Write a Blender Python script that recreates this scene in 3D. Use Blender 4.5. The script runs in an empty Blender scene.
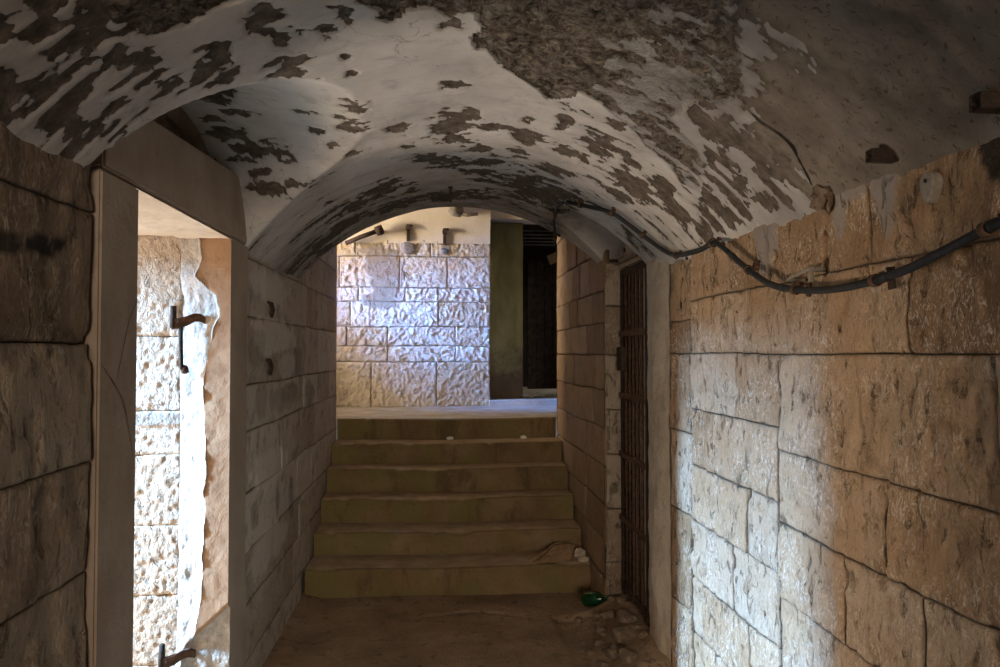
import bpy, bmesh, math, random
import numpy as np
from mathutils import Vector, Matrix, noise as mnoise

random.seed(7)
S = bpy.context.scene
COL = S.collection
PI = math.pi

# ------------------------------------------------------------------ noise
def _hash(ix, iy, seed):
    h = (ix.astype(np.int64) * 374761393 + iy.astype(np.int64) * 668265263 + seed * 1274126177) & 0xFFFFFFFF
    h = ((h ^ (h >> 13)) * 1274126177) & 0xFFFFFFFF
    h = h ^ (h >> 16)
    return (h & 0xFFFF) / 65535.0

def vnoise(u, v, seed=0):
    u = np.asarray(u, float); v = np.asarray(v, float)
    iu = np.floor(u); iv = np.floor(v)
    fu = u - iu; fv = v - iv
    fu = fu * fu * fu * (fu * (fu * 6 - 15) + 10); fv = fv * fv * fv * (fv * (fv * 6 - 15) + 10)
    a = _hash(iu, iv, seed); b = _hash(iu + 1, iv, seed)
    c = _hash(iu, iv + 1, seed); d = _hash(iu + 1, iv + 1, seed)
    return (a * (1 - fu) + b * fu) * (1 - fv) + (c * (1 - fu) + d * fu) * fv

def fbm(u, v, seed=0, octv=4, gain=.5):
    s = 0.0; a = 1.0; t = 0.0; f = 1.0
    for k in range(octv):
        s = s + a * vnoise(u * f + 13.7 * k, v * f + 7.3 * k, seed + k * 17)
        t += a; a *= gain; f *= 2.03
    return s / t

def smooth(a, b, x):
    t = np.clip((x - a) / (b - a), 0, 1)
    return t * t * (3 - 2 * t)

# ------------------------------------------------------------------ objects
def link(name, me, mat=None, parent=None):
    o = bpy.data.objects.new(name, me)
    COL.objects.link(o)
    if mat is not None and me is not None:
        me.materials.append(mat)
    if parent is not None:
        o.parent = parent
    return o

def struct(o):
    o['kind'] = 'structure'
    return o

def tag(o, label, cat, group=None, kind=None):
    o['label'] = label; o['category'] = cat
    if group: o['group'] = group
    if kind: o['kind'] = kind
    return o

def empty(name, loc=(0, 0, 0)):
    o = bpy.data.objects.new(name, None)
    o.empty_display_size = .05
    COL.objects.link(o); o.location = loc
    return o

def np_mesh(name, verts, faces, attrs=None, smoothed=True):
    """verts (n,3), faces (m,4) arrays"""
    verts = np.asarray(verts, np.float32); faces = np.asarray(faces, np.int32)
    me = bpy.data.meshes.new(name)
    me.vertices.add(len(verts)); me.vertices.foreach_set('co', verts.ravel())
    k = faces.shape[1]
    me.loops.add(faces.size); me.loops.foreach_set('vertex_index', faces.ravel())
    me.polygons.add(len(faces))
    me.polygons.foreach_set('loop_start', np.arange(0, faces.size, k, dtype=np.int32))
    me.polygons.foreach_set('use_smooth', np.full(len(faces), smoothed, dtype=bool))
    me.update(calc_edges=True)
    for an, av in (attrs or {}).items():
        at = me.attributes.new(an, 'FLOAT', 'POINT')
        at.data.foreach_set('value', np.asarray(av, np.float32).ravel())
    me.validate()
    return me

def grid_faces(nu, nv, base=0):
    i = np.arange(nu - 1)[:, None]; j = np.arange(nv - 1)[None, :]
    a = (i * nv + j).ravel() + base
    return np.stack([a, a + nv, a + nv + 1, a + 1], 1)

def merge_parts(parts):
    vs = []; fs = []; at = {}; b = 0
    for v, f, a in parts:
        vs.append(v); fs.append(f + b); b += len(v)
        for k, x in a.items(): at.setdefault(k, []).append(x)
    return np.concatenate(vs), np.concatenate(fs), {k: np.concatenate(x) for k, x in at.items()}

def bm_obj(name, bm, mat, parent=None, smoothed=False, bevel=0, segs=2):
    if bevel:
        bmesh.ops.bevel(bm, geom=bm.edges[:], offset=bevel, segments=segs, affect='EDGES', profile=.6)
    bmesh.ops.recalc_face_normals(bm, faces=bm.faces[:])
    me = bpy.data.meshes.new(name)
    bm.to_mesh(me); bm.free()
    if smoothed:
        for p in me.polygons: p.use_smooth = True
    return link(name, me, mat, parent)

def add_box(bm, c, s, rot=None):
    m = Matrix.Translation(c) @ (rot.to_4x4() if rot is not None else Matrix.Identity(4)) @ Matrix.Diagonal((s[0], s[1], s[2], 1))
    return bmesh.ops.create_cube(bm, size=1, matrix=m)['verts']

def frames(pts):
    pts = [Vector(p) for p in pts]; out = []; n = None
    for i, p in enumerate(pts):
        t = (pts[min(i + 1, len(pts) - 1)] - pts[max(i - 1, 0)]).normalized()
        if n is None:
            n = t.orthogonal().normalized()
        else:
            n = (n - t * n.dot(t)).normalized()
        out.append((p, t, n, t.cross(n)))
    return out

def add_tube(bm, pts, r, segs=10, cap=True, rad=None):
    rings = []
    fr = frames(pts)
    for k, (p, t, n, b) in enumerate(fr):
        rr = rad[k] if rad else r
        rings.append([bm.verts.new(p + (n * math.cos(2 * PI * i / segs) + b * math.sin(2 * PI * i / segs)) * rr) for i in range(segs)])
    for a, c in zip(rings, rings[1:]):
        for i in range(segs):
            f = bm.faces.new((a[i], a[(i + 1) % segs], c[(i + 1) % segs], c[i])); f.smooth = True
    if cap:
        bm.faces.new(rings[0][::-1]); bm.faces.new(rings[-1])

def spline(pts, n=8):
    """Catmull-Rom through the points"""
    P = [Vector(p) for p in pts]; P = [P[0] * 2 - P[1]] + P + [P[-1] * 2 - P[-2]]
    out = []
    for i in range(1, len(P) - 2):
        a, b, c, d = P[i - 1:i + 3]
        for k in range(n):
            t = k / n
            out.append(.5 * ((2 * b) + (c - a) * t + (2 * a - 5 * b + 4 * c - d) * t * t + (3 * b - a - 3 * c + d) * t ** 3))
    out.append(P[-2])
    return out

def add_lump(bm, c, s, seed, sub=2, amp=.25, freq=1.6, flat=None):
    """an irregular stone"""
    r = bmesh.ops.create_icosphere(bm, subdivisions=sub, radius=1)
    off = Vector((seed * 3.1, seed * 1.7, seed * .9))
    for v in r['verts']:
        d = v.co.normalized()
        k = 1 + amp * mnoise.noise(d * freq + off) + amp * .5 * mnoise.noise(d * freq * 2.7 + off)
        q = d * k
        # knock flats into it
        for ax in (Vector((1, .3, .2)).normalized(), Vector((-.4, 1, .3)).normalized(), Vector((.2, -.5, 1)).normalized()):
            h = q.dot(ax)
            if h > .72: q -= ax * (h - .72) * .8
            if h < -.78: q -= ax * (h + .78) * .8
        v.co = Vector(c) + Vector((q.x * s[0], q.y * s[1], q.z * s[2]))
        if flat is not None and v.co.z < flat: v.co.z = flat
    return r['verts']

# ------------------------------------------------------------------ materials
class NT:
    def __init__(self, name):
        m = bpy.data.materials.new(name); m.use_nodes = True
        self.m = m; self.t = m.node_tree; self.t.nodes.clear()
        self.out = self.n('ShaderNodeOutputMaterial'); self.b = self.n('ShaderNodeBsdfPrincipled')
        self.t.links.new(self.b.outputs[0], self.out.inputs[0])
        self.b.inputs['Specular IOR Level'].default_value = .25
        self.b.inputs['Roughness'].default_value = .9
        self.co = self.n('ShaderNodeTexCoord').outputs['Object']
    def n(self, kind, **kw):
        x = self.t.nodes.new(kind)
        for k, v in kw.items(): setattr(x, k, v)
        return x
    def set(self, sock, v):
        if hasattr(v, 'links'): self.t.links.new(v, sock)
        else: sock.default_value = v
    def mapping(self, scale=(1, 1, 1), rot=(0, 0, 0), loc=(0, 0, 0), src=None):
        x = self.n('ShaderNodeMapping')
        self.t.links.new(src or self.co, x.inputs[0])
        x.inputs[1].default_value = loc; x.inputs[2].default_value = rot; x.inputs[3].default_value = scale
        return x.outputs[0]
    def noise(self, scale, detail=4, rough=.55, dist=0, vec=None):
        x = self.n('ShaderNodeTexNoise')
        self.t.links.new(vec or self.co, x.inputs['Vector'])
        x.inputs['Scale'].default_value = scale; x.inputs['Detail'].default_value = detail
        x.inputs['Roughness'].default_value = rough; x.inputs['Distortion'].default_value = dist
        return x.outputs[0]
    def voronoi(self, scale, feature='F1', vec=None, rand=1):
        x = self.n('ShaderNodeTexVoronoi', feature=feature)
        self.t.links.new(vec or self.co, x.inputs['Vector'])
        x.inputs['Scale'].default_value = scale; x.inputs['Randomness'].default_value = rand
        return x.outputs['Distance']
    def attr(self, name):
        return self.n('ShaderNodeAttribute', attribute_name=name).outputs['Fac']
    def math(self, op, a, b=0, c=0, clamp=False):
        x = self.n('ShaderNodeMath', operation=op, use_clamp=clamp)
        for s, v in zip(x.inputs, (a, b, c)): self.set(s, v)
        return x.outputs[0]
    def rng(self, v, a, b, c=0, d=1, smoothstep=True):
        x = self.n('ShaderNodeMapRange', interpolation_type='SMOOTHSTEP' if smoothstep else 'LINEAR')
        for s, q in zip(x.inputs, (v, a, b, c, d)): self.set(s, q)
        return x.outputs[0]
    def ramp(self, v, stops):
        x = self.n('ShaderNodeValToRGB'); self.set(x.inputs[0], v)
        e = x.color_ramp.elements
        while len(e) < len(stops): e.new(.5)
        for el, (p, c) in zip(e, stops):
            el.position = p; el.color = (*c, 1)
        return x.outputs[0]
    def mix(self, f, a, b, mode='MIX'):
        x = self.n('ShaderNodeMix', data_type='RGBA', blend_type=mode)
        self.set(x.inputs[0], f)
        for s, v in ((x.inputs[6], a), (x.inputs[7], b)):
            if isinstance(v, tuple): s.default_value = (*v, 1) if len(v) == 3 else v
            else: self.t.links.new(v, s)
        return x.outputs[2]
    def bump(self, h, dist, strength=1.0, normal=None):
        x = self.n('ShaderNodeBump'); x.inputs['Strength'].default_value = strength
        x.inputs['Distance'].default_value = dist
        self.t.links.new(h, x.inputs['Height'])
        if normal is not None: self.t.links.new(normal, x.inputs['Normal'])
        return x.outputs[0]
    def finish(self, col, normal=None, rough=None, metal=None, spec=None):
        self.set(self.b.inputs['Base Color'], (*col, 1) if isinstance(col, tuple) else col)
        if normal is not None: self.t.links.new(normal, self.b.inputs['Normal'])
        if rough is not None: self.set(self.b.inputs['Roughness'], rough)
        if metal is not None: self.b.inputs['Metallic'].default_value = metal
        if spec is not None: self.b.inputs['Specular IOR Level'].default_value = spec
        return self.m

def stone_mat(name, cols, mortar, dark, pick=(1, 1, .45), pick_scale=42, pick_amp=.006, pits=.5, stain=.5, blotch=2.2, pale=None, smear=(.22, .19, .165)):
    """cols: 4 block tints; attr tint picks; attr joint 0..1 mortar; dark: stain colour"""
    k = NT(name)
    tint = k.attr('tint'); joint = k.attr('joint')
    n1 = k.noise(blotch, 5, .6)
    n2 = k.noise(9, 5, .6)
    v = k.math('ADD', tint, k.math('MULTIPLY', k.math('SUBTRACT', n1, .5), .85))
    c = k.ramp(v, [(.12, cols[0]), (.4, cols[1]), (.65, cols[2]), (.92, cols[3])])
    c = k.mix(k.rng(n2, .50, .72, 0, stain), c, dark)
    pv = k.mapping(pick)
    pn = k.noise(pick_scale, 4, .62, 1.4, pv)
    big = k.noise(4.5, 4, .6, .5)
    c = k.mix(k.rng(pn, .56, .72, 0, pits), c, tuple(x * .55 for x in dark))
    pk = k.noise(pick_scale * .55, 4, .65, .6, pv)
    c = k.mix(k.math('MULTIPLY', k.rng(pk, .60, .68, 0, 1), pits), c, tuple(x * .45 for x in dark))
    if pale:
        fl = k.math('MULTIPLY', k.rng(k.noise(pick_scale * 1.35, 4, .65, 2.2, pv), .50, .62), k.rng(big, .40, .62, .12, .8))
        c = k.mix(fl, c, pale)
    fine = k.noise(150, 3, .6)
    c = k.mix(k.math('MULTIPLY', fine, .35), c, tuple(x * 1.0 for x in cols[0]))
    c = k.mix(k.math('MULTIPLY', joint, .85), c, mortar)
    sm = k.attr('smear')
    c = k.mix(sm, c, k.mix(k.noise(11, 5, .6), smear, tuple(x * 1.35 for x in smear)))
    c = k.mix(k.math('MULTIPLY', k.attr('soot'), .9, clamp=True), c, (.022, .018, .014))
    h = k.math('MULTIPLY', k.math('ADD', k.math('MULTIPLY', pn, -1.0), k.math('MULTIPLY', fine, .18)), k.math('SUBTRACT', 1.0, k.math('MULTIPLY', sm, .8)))
    h = k.math('ADD', h, k.math('MULTIPLY', n2, .6))
    h = k.math('SUBTRACT', h, k.math('MULTIPLY', k.rng(pk, .56, .70), 1.0))
    return k.finish(c, k.bump(h, pick_amp, 1.0), .92)

# ------------------------------------------------------------------ where the plaster has come away (x, y on the vault)
# centre and the matrix that maps it to a unit disc
BLOBS = [(-0.409, 1.75, 31.24, 1.71, -0.67, 19.78),
 (-0.427, 1.835, 41.73, 13.74, -62.0, 39.93),
 (-0.411, 1.91, 49.69, 10.51, -17.6, 20.7),
 (-0.378, 1.857, 62.81, 2.77, -2.13, 61.95),
 (-0.291, 1.93, 14.73, 1.26, -5.76, 21.01),
 (-0.245, 1.907, 49.06, 6.18, -13.18, 24.27),
 (-0.264, 1.825, 48.32, 11.12, -55.85, 56.89),
 (-0.412, 2.053, 32.12, 4.34, -18.35, 30.31),
 (-0.414, 2.147, 22.27, 5.13, -24.32, 17.62),
 (-0.273, 2.133, 70.37, 8.86, -37.73, 44.51),
 (-0.566, 1.881, 23.38, 2.2, -2.23, 15.71),
 (-0.566, 1.977, 55.64, 15.66, -72.62, 48.76),
 (-0.604, 1.886, 47.75, -0.05, 9.59, 24.89),
 (-0.272, 2.265, 66.21, 7.82, -32.07, 41.02),
 (-0.486, 2.71, 28.19, 4.99, 9.05, 22.95),
 (-0.471, 2.882, 33.15, 6.49, 2.8, 35.46),
 (-0.3, 2.557, 23.19, 1.57, -7.02, 16.03),
 (-0.327, 2.794, 18.86, -0.05, 3.86, 13.83),
 (-0.432, 2.981, 28.49, -1.63, 24.07, 27.85),
 (-0.358, 3.062, 36.83, -1.17, 12.13, 17.46),
 (0.034, 2.018, 36.35, -0.64, -2.42, 38.43),
 (0.032, 2.476, 26.76, 0.47, -7.7, 26.05),
 (0.065, 2.905, 12.06, -0.28, 0.25, 7.44),
 (0.203, 2.954, 16.61, -0.88, 2.62, 14.58),
 (0.053, 3.124, 13.04, -0.1, -2.12, 16.63),
 (0.003, 3.46, 8.78, 0.11, -2.77, 9.01),
 (-0.142, 3.157, 29.72, 0.59, -5.89, 21.51),
 (-0.165, 2.888, 24.63, 4.35, -21.83, 11.01),
 (0.211, 3.487, 14.11, -0.53, 1.44, 13.45),
 (-0.621, 3.11, 18.79, 2.87, 11.41, 50.24),
 (-0.838, 2.971, 16.38, 5.75, -0.48, 22.72),
 (-0.815, 3.077, 18.08, 5.78, 3.53, 44.73),
 (-0.795, 3.126, 13.62, 2.73, 9.72, 45.74),
 (-0.733, 3.172, 17.08, 2.32, 13.4, 62.18),
 (-0.732, 3.227, 7.91, 1.37, 7.83, 61.08),
 (-0.293, 3.818, 9.27, -0.32, 6.19, 6.11),
 (-0.447, 3.927, 14.99, -0.0, 4.85, 8.44),
 (-0.153, 4.009, 26.77, -1.04, 6.31, 7.82),
 (0.177, 3.287, 22.37, -0.89, 1.59, 19.93),
 (0.223, 3.679, 12.59, -0.55, 4.1, 15.95),
 (0.457, 2.697, 39.76, -4.25, 3.56, 8.75),
 (0.36, 3.014, 22.42, -0.86, -1.08, 10.45),
 (0.337, 2.815, 32.39, -3.86, 16.52, 25.96),
 (0.622, 2.571, 33.96, -2.66, 0.04, 20.87),
 (0.636, 2.877, 13.56, -0.28, -4.38, 9.33),
 (0.737, 2.818, 19.43, 0.74, -15.85, 15.42),
 (0.535, 3.059, 26.63, 0.36, -12.62, 14.91),
 (0.79, 3.055, 14.87, 0.07, -8.28, 9.92),
 (0.53, 3.378, 19.1, -1.12, 0.85, 11.86),
 (0.353, 3.249, 25.07, -0.27, -5.95, 12.53),
 (0.892, 2.884, 26.61, -10.7, 16.05, 2.83),
 (0.482, 3.854, 5.91, -0.19, -0.18, 3.09),
 (0.826, 3.045, 14.32, -0.75, -1.91, 7.67),
 (0.938, 2.925, 11.52, 0.35, -10.55, 8.89),
 (0.535, 3.352, 16.56, -1.01, 1.58, 15.07),
 (0.812, 3.246, 21.95, -0.96, -6.46, 17.51),
 (0.505, 3.083, 24.15, -0.03, -15.09, 24.93),
 (0.605, 3.068, 50.96, -1.74, -8.44, 25.26),
 (0.208, 3.858, 21.24, -1.15, 6.98, 14.78),
 (-0.744, 2.803, 19.72, 6.09, -2.48, 29.57),
 (-0.859, 2.886, 22.43, 8.1, -5.21, 32.58),
 (0.056, 4.276, 4.37, -0.06, 2.35, 8.87),
 (-0.234, 4.323, 5.93, 0.0, 2.99, 8.59),
 (-0.569, 4.258, 7.85, 0.1, 3.98, 6.04),
 (-0.715, 4.403, 12.09, 0.0, 6.67, 4.98),
 (0.796, 2.204, 28.1, 2.74, -33.43, 29.73),
 (0.765, 1.997, 50.57, -10.08, 5.12, 9.95)]
POLY = {'concrete': [(0.573, 1.418),
              (0.747, 1.812),
              (0.886, 2.003),
              (0.986, 2.007),
              (1.088, 2.076),
              (1.103, 1.688),
              (1.099, 1.363),
              (1.07, 1.147),
              (0.944, 1.008)],
 'lump': [(-0.62, 1.623), (-0.534, 1.653), (-0.433, 1.663), (-0.372, 1.541), (-0.608, 1.323), (-0.631, 1.436), (-0.629, 1.594)],
 'mottle_left': [(-1.1, 1.0), (-0.55, 1.25), (-0.6, 1.5), (-0.618, 1.6), (-0.62, 1.8), (-0.6, 1.9), (-1.1, 1.95)],
 'mottle_right': [(0.815, 2.265),
                  (0.843, 2.012),
                  (0.886, 2.003),
                  (0.986, 2.007),
                  (1.088, 2.076),
                  (1.096, 2.439),
                  (1.119, 3.106),
                  (1.006, 2.905),
                  (0.956, 2.649)],
 'rubble': [(-0.179, 1.562),
            (-0.209, 1.832),
            (-0.156, 1.904),
            (-0.175, 1.947),
            (-0.13, 1.984),
            (-0.08, 1.929),
            (-0.017, 1.93),
            (0.022, 1.981),
            (0.086, 1.953),
            (0.123, 2.037),
            (0.093, 2.117),
            (0.106, 2.197),
            (0.142, 2.2),
            (0.187, 2.301),
            (0.223, 2.35),
            (0.336, 2.466),
            (0.376, 2.531),
            (0.438, 2.464),
            (0.459, 2.408),
            (0.535, 2.433),
            (0.609, 2.487),
            (0.687, 2.54),
            (0.749, 2.608),
            (0.851, 2.652),
            (0.906, 2.717),
            (0.96, 2.671),
            (0.908, 2.439),
            (0.82, 2.365),
            (0.738, 2.296),
            (0.738, 2.125),
            (0.802, 2.055),
            (0.833, 1.952),
            (0.723, 1.723),
            (0.622, 1.381)]}
CRACK = [(0.877, 2.01), (0.914, 2.008), (0.95, 1.991), (0.989, 2.001), (1.025, 2.027), (1.076, 2.058)]
CABLE = [(1.075, 1.264, 1.839),
 (1.075, 1.337, 1.82),
 (1.075, 1.405, 1.806),
 (1.075, 1.51, 1.784),
 (1.075, 1.631, 1.76),
 (1.075, 1.772, 1.746),
 (1.075, 1.937, 1.742),
 (1.075, 2.134, 1.756),
 (1.075, 2.335, 1.792),
 (1.075, 2.533, 1.871),
 (1.075, 2.745, 1.972),
 (1.075, 2.838, 2.001),
 (1.07, 2.971, 1.991),
 (1.07, 3.227, 2.004),
 (1.065, 3.384, 2.034),
 (0.999, 3.452, 2.1),
 (0.917, 3.473, 2.169),
 (0.822, 3.483, 2.237),
 (0.739, 3.597, 2.287),
 (0.644, 3.714, 2.334)]
LIGHTS = {
    # name: location, target, width, height, watts, colour, spread
    'sky_at_doorway': ((-4.6, 2.50, 3.0), (1.12, 2.80, .75), .24, 1.4, 1750, (.31, .59, 1.0)),
    'ground_bounce_at_doorway': ((-2.9, 2.75, .15), (.6, 2.7, 1.9), .6, .8, 72, (1.0, .75, .51)),
    'sky_corridor_left': ((-2.9, 6.75, 2.7), (1.0, 7.7, 1.62), .3, .5, 25, (.08, .31, 1.0), 32),
    'daylight_corridor_left': ((-2.8, 6.62, 2.5), (-.2, 7.3, 2.75), .5, 1.0, 33, (1.0, .79, .53), 95),
    'daylight_beyond_dark_room': ((2.5, 10.2, 2.2), (1.2, 8.6, 1.1), .5, .5, 8, (1.0, .9, .75)),
    'entrance_behind': ((.1, -6.0, 2.1), (.1, 5.0, .9), 1.6, 1.6, 190, (1.0, .83, .66)),  # warm fill lamp added behind the viewer to lift floor and steps
}
WORLD = ((1.0, .90, .82), .10)
EXPOSURE = 0.32

# ------------------------------------------------------------------ dimensions (metres; camera stands at the origin looking along +Y)
XL, XR, XS = -.865, 1.12, 1.0          # left wall, right wall, wall beside the stairs
Y0 = -1.2                               # passage is open behind the viewer
YRIM = 4.62                             # end of the vault
YTOP, YBACK, ZLAND = 6.30, 7.70, 1.011  # stair head, end wall, landing level

def vault_z(x):
    return 1.185 + np.sqrt(np.maximum(1.29 ** 2 - (x - .12) ** 2, .01))

def ceiling_z(x, y):
    z = vault_z(x)
    # small cross vault over the left doorway
    t = np.abs(y - 2.62) / .735
    l = 1.98 + .49 * np.power(np.clip(1 - t ** 3.2, 0, 1), .6) - .10 * np.clip(x + .88, 0, 2)
    z = np.where((t < 1) & (x < .35), np.maximum(z, l), z)
    # and over the gate
    t = np.where(y < 4.06, (4.06 - y) / .21, (y - 4.06) / .47)
    l = 1.98 + .41 * np.power(np.clip(1 - t ** np.where(y < 4.06, 5.0, 2.0), 0, 1), .6) - .05 * np.clip(1 - x, 0, 2)
    return np.where((t < 1) & (x > .3), np.maximum(z, l), z)

# ------------------------------------------------------------------ masonry walls
def ell(U, V, items, seed=0):
    """soft-edged blotches: (u, v, a, b, strength)"""
    o = np.zeros_like(U)
    if not items: return o
    nz = fbm(U * 14, V * 14, 91 + seed, 4) - .5
    for (u, v, a, b, s) in items:
        q = np.sqrt(((U - u) / a) ** 2 + ((V - v) / b) ** 2) + nz * .9
        o = np.maximum(o, s * smooth(1.08, .88, q))
    return o

def masonry(rects, fmap, res=.014, gap=.005, relief=None, seed=1, off=.005, back=None, soot=(), smear=(), warp=.006, tints=None, edge=.006):
    rng = np.random.RandomState(seed); parts = []
    for i, (u0, u1, v0, v1) in enumerate(rects):
        g = gap * rng.uniform(.5, 1.25)
        a0, a1, b0, b1 = u0 + g / 2, u1 - g / 2, v0 + g / 2, v1 - g / 2
        if a1 - a0 < .03 or b1 - b0 < .03: continue
        def axis(p, q):
            e = [p, p, p + .003, p + .009]
            m = np.linspace(p + .016, q - .016, max(2, int(round((q - p - .032) / res)) + 1))
            return np.concatenate([e, m, [q - .009, q - .003, q, q]])
        ua, va = axis(a0, a1), axis(b0, b1)
        U, V = np.meshgrid(ua, va, indexing='ij')
        d = np.minimum(np.minimum(U - a0, a1 - U), np.minimum(V - b0, b1 - V))
        H = -edge * np.exp(-d / .0038) + off * rng.uniform(-1, 1) + rng.uniform(-.012, .012) * (U - (a0 + a1) / 2) + rng.uniform(-.012, .012) * (V - (b0 + b1) / 2)
        # chipped arrises
        ch = smooth(.74, .92, vnoise(U * 16, V * 16, seed + 5)) * np.exp(-d / .012)
        H = H - .008 * ch
        if relief is not None: H = H + relief(U, V)
        J = np.exp(-d / .0025) * .7
        sk = np.zeros_like(U); sk[0, :] = sk[-1, :] = 1; sk[:, 0] = sk[:, -1] = 1
        H = np.where(sk > 0, -.03, H); J = np.where(sk > 0, 1, J)
        W1 = warp * (fbm(U * 1.7, V * 1.7, seed + 31, 2) - .5) * 2 + .003 * (vnoise(U * 14, V * 14, seed + 33) - .5); W2 = warp * (fbm(U * 1.7, V * 1.7, seed + 41, 2) - .5) * 2 + .003 * (vnoise(U * 14, V * 14, seed + 43) - .5)
        so = ell(U, V, soot, seed); sm = ell(U, V, smear, seed + 1)
        H = np.where(sk > 0, H, H * (1 - .6 * sm) + .007 * sm)
        J = J * (1 - sm)
        tv = tints[i] if tints is not None and i < len(tints) and tints[i] is not None else rng.uniform(.1, .9)
        P = fmap((U + W1).ravel(), (V + W2).ravel(), H.ravel())
        parts.append((P, grid_faces(len(ua), len(va)), dict(tint=np.full(U.size, tv), joint=J.ravel(), soot=so.ravel(), smear=sm.ravel())))
    for (u0, u1, v0, v1) in (back or []):
        ua = np.linspace(u0, u1, max(2, int((u1 - u0) / .03))); va = np.linspace(v0, v1, max(2, int((v1 - v0) / .03)))
        U, V = np.meshgrid(ua, va, indexing='ij')
        H = -.024 + .006 * (fbm(U * 20, V * 20, seed + 9, 3) - .5)
        P = fmap(U.ravel(), V.ravel(), H.ravel()); n = U.size
        parts.append((P, grid_faces(len(ua), len(va)), dict(tint=np.full(n, .3), joint=np.ones(n), soot=ell(U, V, soot, seed).ravel(), smear=ell(U, V, smear, seed + 1).ravel())))
    return parts

def course(v0, v1, us):
    return [(a, b, v0, v1) for a, b in zip(us, us[1:])]

def wall(name, parts, mat):
    v, f, a = merge_parts(parts)
    return struct(link(name, np_mesh(name, v, f, a), mat))

def face_x(x, s):       # plane x = const, s = direction the face looks (+1/-1); u = y, v = z
    return lambda U, V, H: np.stack([x + s * H, U, V], 1)
def face_y(y, s):       # u = x, v = z
    return lambda U, V, H: np.stack([U, y + s * H, V], 1)

# ---- stone materials
def stone(name, **kw):
    m = stone_mat(name, **kw)
    return m
SM_ = (.30, .28, .25)

M_right = stone('tan_limestone', cols=[(.26, .155, .08), (.40, .26, .15), (.48, .335, .21), (.50, .40, .30)], mortar=(.13, .10, .072), dark=(.15, .092, .05), pick=(1, 1, .5), pick_scale=48, pick_amp=.011, pits=.7, stain=.65, pale=(.74, .64, .53))
M_leftn = stone('brown_limestone', cols=[(.17, .12, .08), (.25, .18, .125), (.30, .23, .16), (.36, .29, .22)], mortar=(.04, .03, .022), dark=(.08, .055, .035), pick=(1, 1, .5), pick_scale=30, pick_amp=.010, pits=.7, stain=.7, pale=(.40, .34, .27))
M_leftf = stone('grey_limestone', cols=[(.34, .27, .21), (.44, .365, .295), (.50, .43, .355), (.55, .485, .41)], mortar=(.10, .075, .055), dark=(.10, .075, .05), pick=(1, 1, .7), pick_scale=34, pick_amp=.006, pits=.45, stain=.7, pale=(.56, .51, .45), smear=(.50, .445, .385))
M_stair = stone('brown_ashlar', cols=[(.26, .17, .10), (.34, .24, .155), (.40, .29, .19), (.45, .34, .24)], mortar=(.07, .05, .035), dark=(.12, .08, .05), pick=(1, 1, .6), pick_scale=40, pick_amp=.004, pits=.35, stain=.5)
M_back = stone('cream_limestone', cols=[(.50, .40, .27), (.56, .475, .36), (.60, .53, .43), (.64, .59, .50)], mortar=(.30, .25, .19), dark=(.42, .33, .22), pick=(1, 1, 1), pick_scale=26, pick_amp=.009, pits=.3, stain=.3, smear=(.25, .205, .15))
M_reveal = stone('pale_tooled_stone', cols=[(.60, .44, .30), (.66, .51, .37), (.70, .57, .44), (.72, .62, .5)], mortar=(.52, .41, .30), dark=(.45, .29, .17), pick=(1, 1, .7), pick_scale=62, pick_amp=.007, pits=.25, stain=.25)
M_rough = stone('dark_rubble_stone', cols=[(.10, .07, .05), (.16, .11, .075), (.22, .15, .10), (.30, .22, .15)], mortar=(.05, .035, .025), dark=(.05, .035, .025), pick=(1, 1, 1), pick_scale=18, pick_amp=.02, pits=.5, stain=.5)

def plaster_mat(name, col, col2, amp=.004, stain=(.2, .15, .1), st=.4):
    k = NT(name)
    n = k.noise(5, 5, .6); n2 = k.noise(22, 4, .65); f = k.noise(110, 3, .6)
    c = k.mix(k.rng(n, .3, .7), col, col2)
    c = k.mix(k.rng(n2, .55, .78, 0, st), c, stain)
    h = k.math('ADD', n2, k.math('MULTIPLY', f, .3))
    return k.finish(c, k.bump(h, amp), .9)

M_frame = plaster_mat('dressed_frame_stone', (.29, .22, .165), (.37, .29, .225), .003, (.17, .12, .08), .45)
M_pier = plaster_mat('old_lime_plaster', (.38, .30, .215), (.50, .41, .315), .009, (.22, .155, .10), .6)
M_pale = plaster_mat('pale_vault_plaster', (.52, .45, .38), (.62, .56, .49), .003, (.33, .26, .19), .4)
M_cove = plaster_mat('cream_cove_plaster', (.66, .60, .51), (.74, .69, .61), .003, (.5, .42, .32), .35)
M_darkwall = plaster_mat('sooty_wall', (.035, .03, .025), (.06, .05, .04), .006, (.02, .018, .015), .5)  # near-black colour paints in the darkness of the room beyond
M_soffit = plaster_mat('warm_soffit_stone', (.55, .43, .32), (.64, .52, .40), .003, (.42, .30, .2), .4)

# ---- right wall
rr = []
rr += course(1.80, 2.06, [Y0, .2, 1.05, 1.85, 2.445, 2.81, 3.24])
rr += course(1.565, 1.80, [Y0, .35, 1.0, 1.70, 2.60, 3.24])
rr += course(1.245, 1.565, [Y0, -.3, .55, 1.411, 2.097, 2.385])
rr += course(1.32, 1.565, [2.385, 2.741, 3.24])
rr += course(1.005, 1.245, [Y0, -.1, .9, 1.79, 2.388])
rr += course(1.07, 1.32, [2.385, 2.974, 3.24])
rr += course(.76, 1.005, [Y0, -.4, .75, 1.651, 1.979, 2.388])
rr += course(.83, 1.07, [2.392, 2.637, 3.24])
rr += course(.50, .76, [Y0, .1, 1.2, 2.176, 2.388])
rr += course(.58, .83, [2.392, 2.774, 3.24])
rr += course(.25, .50, [Y0, .5, 1.5, 2.388])
rr += course(.34, .58, [2.392, 2.623, 3.103, 3.24])
rr += course(-.02, .25, [Y0, -.2, .9, 1.8, 2.388])
rr += course(-.02, .34, [2.392, 2.7, 3.24])
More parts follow.
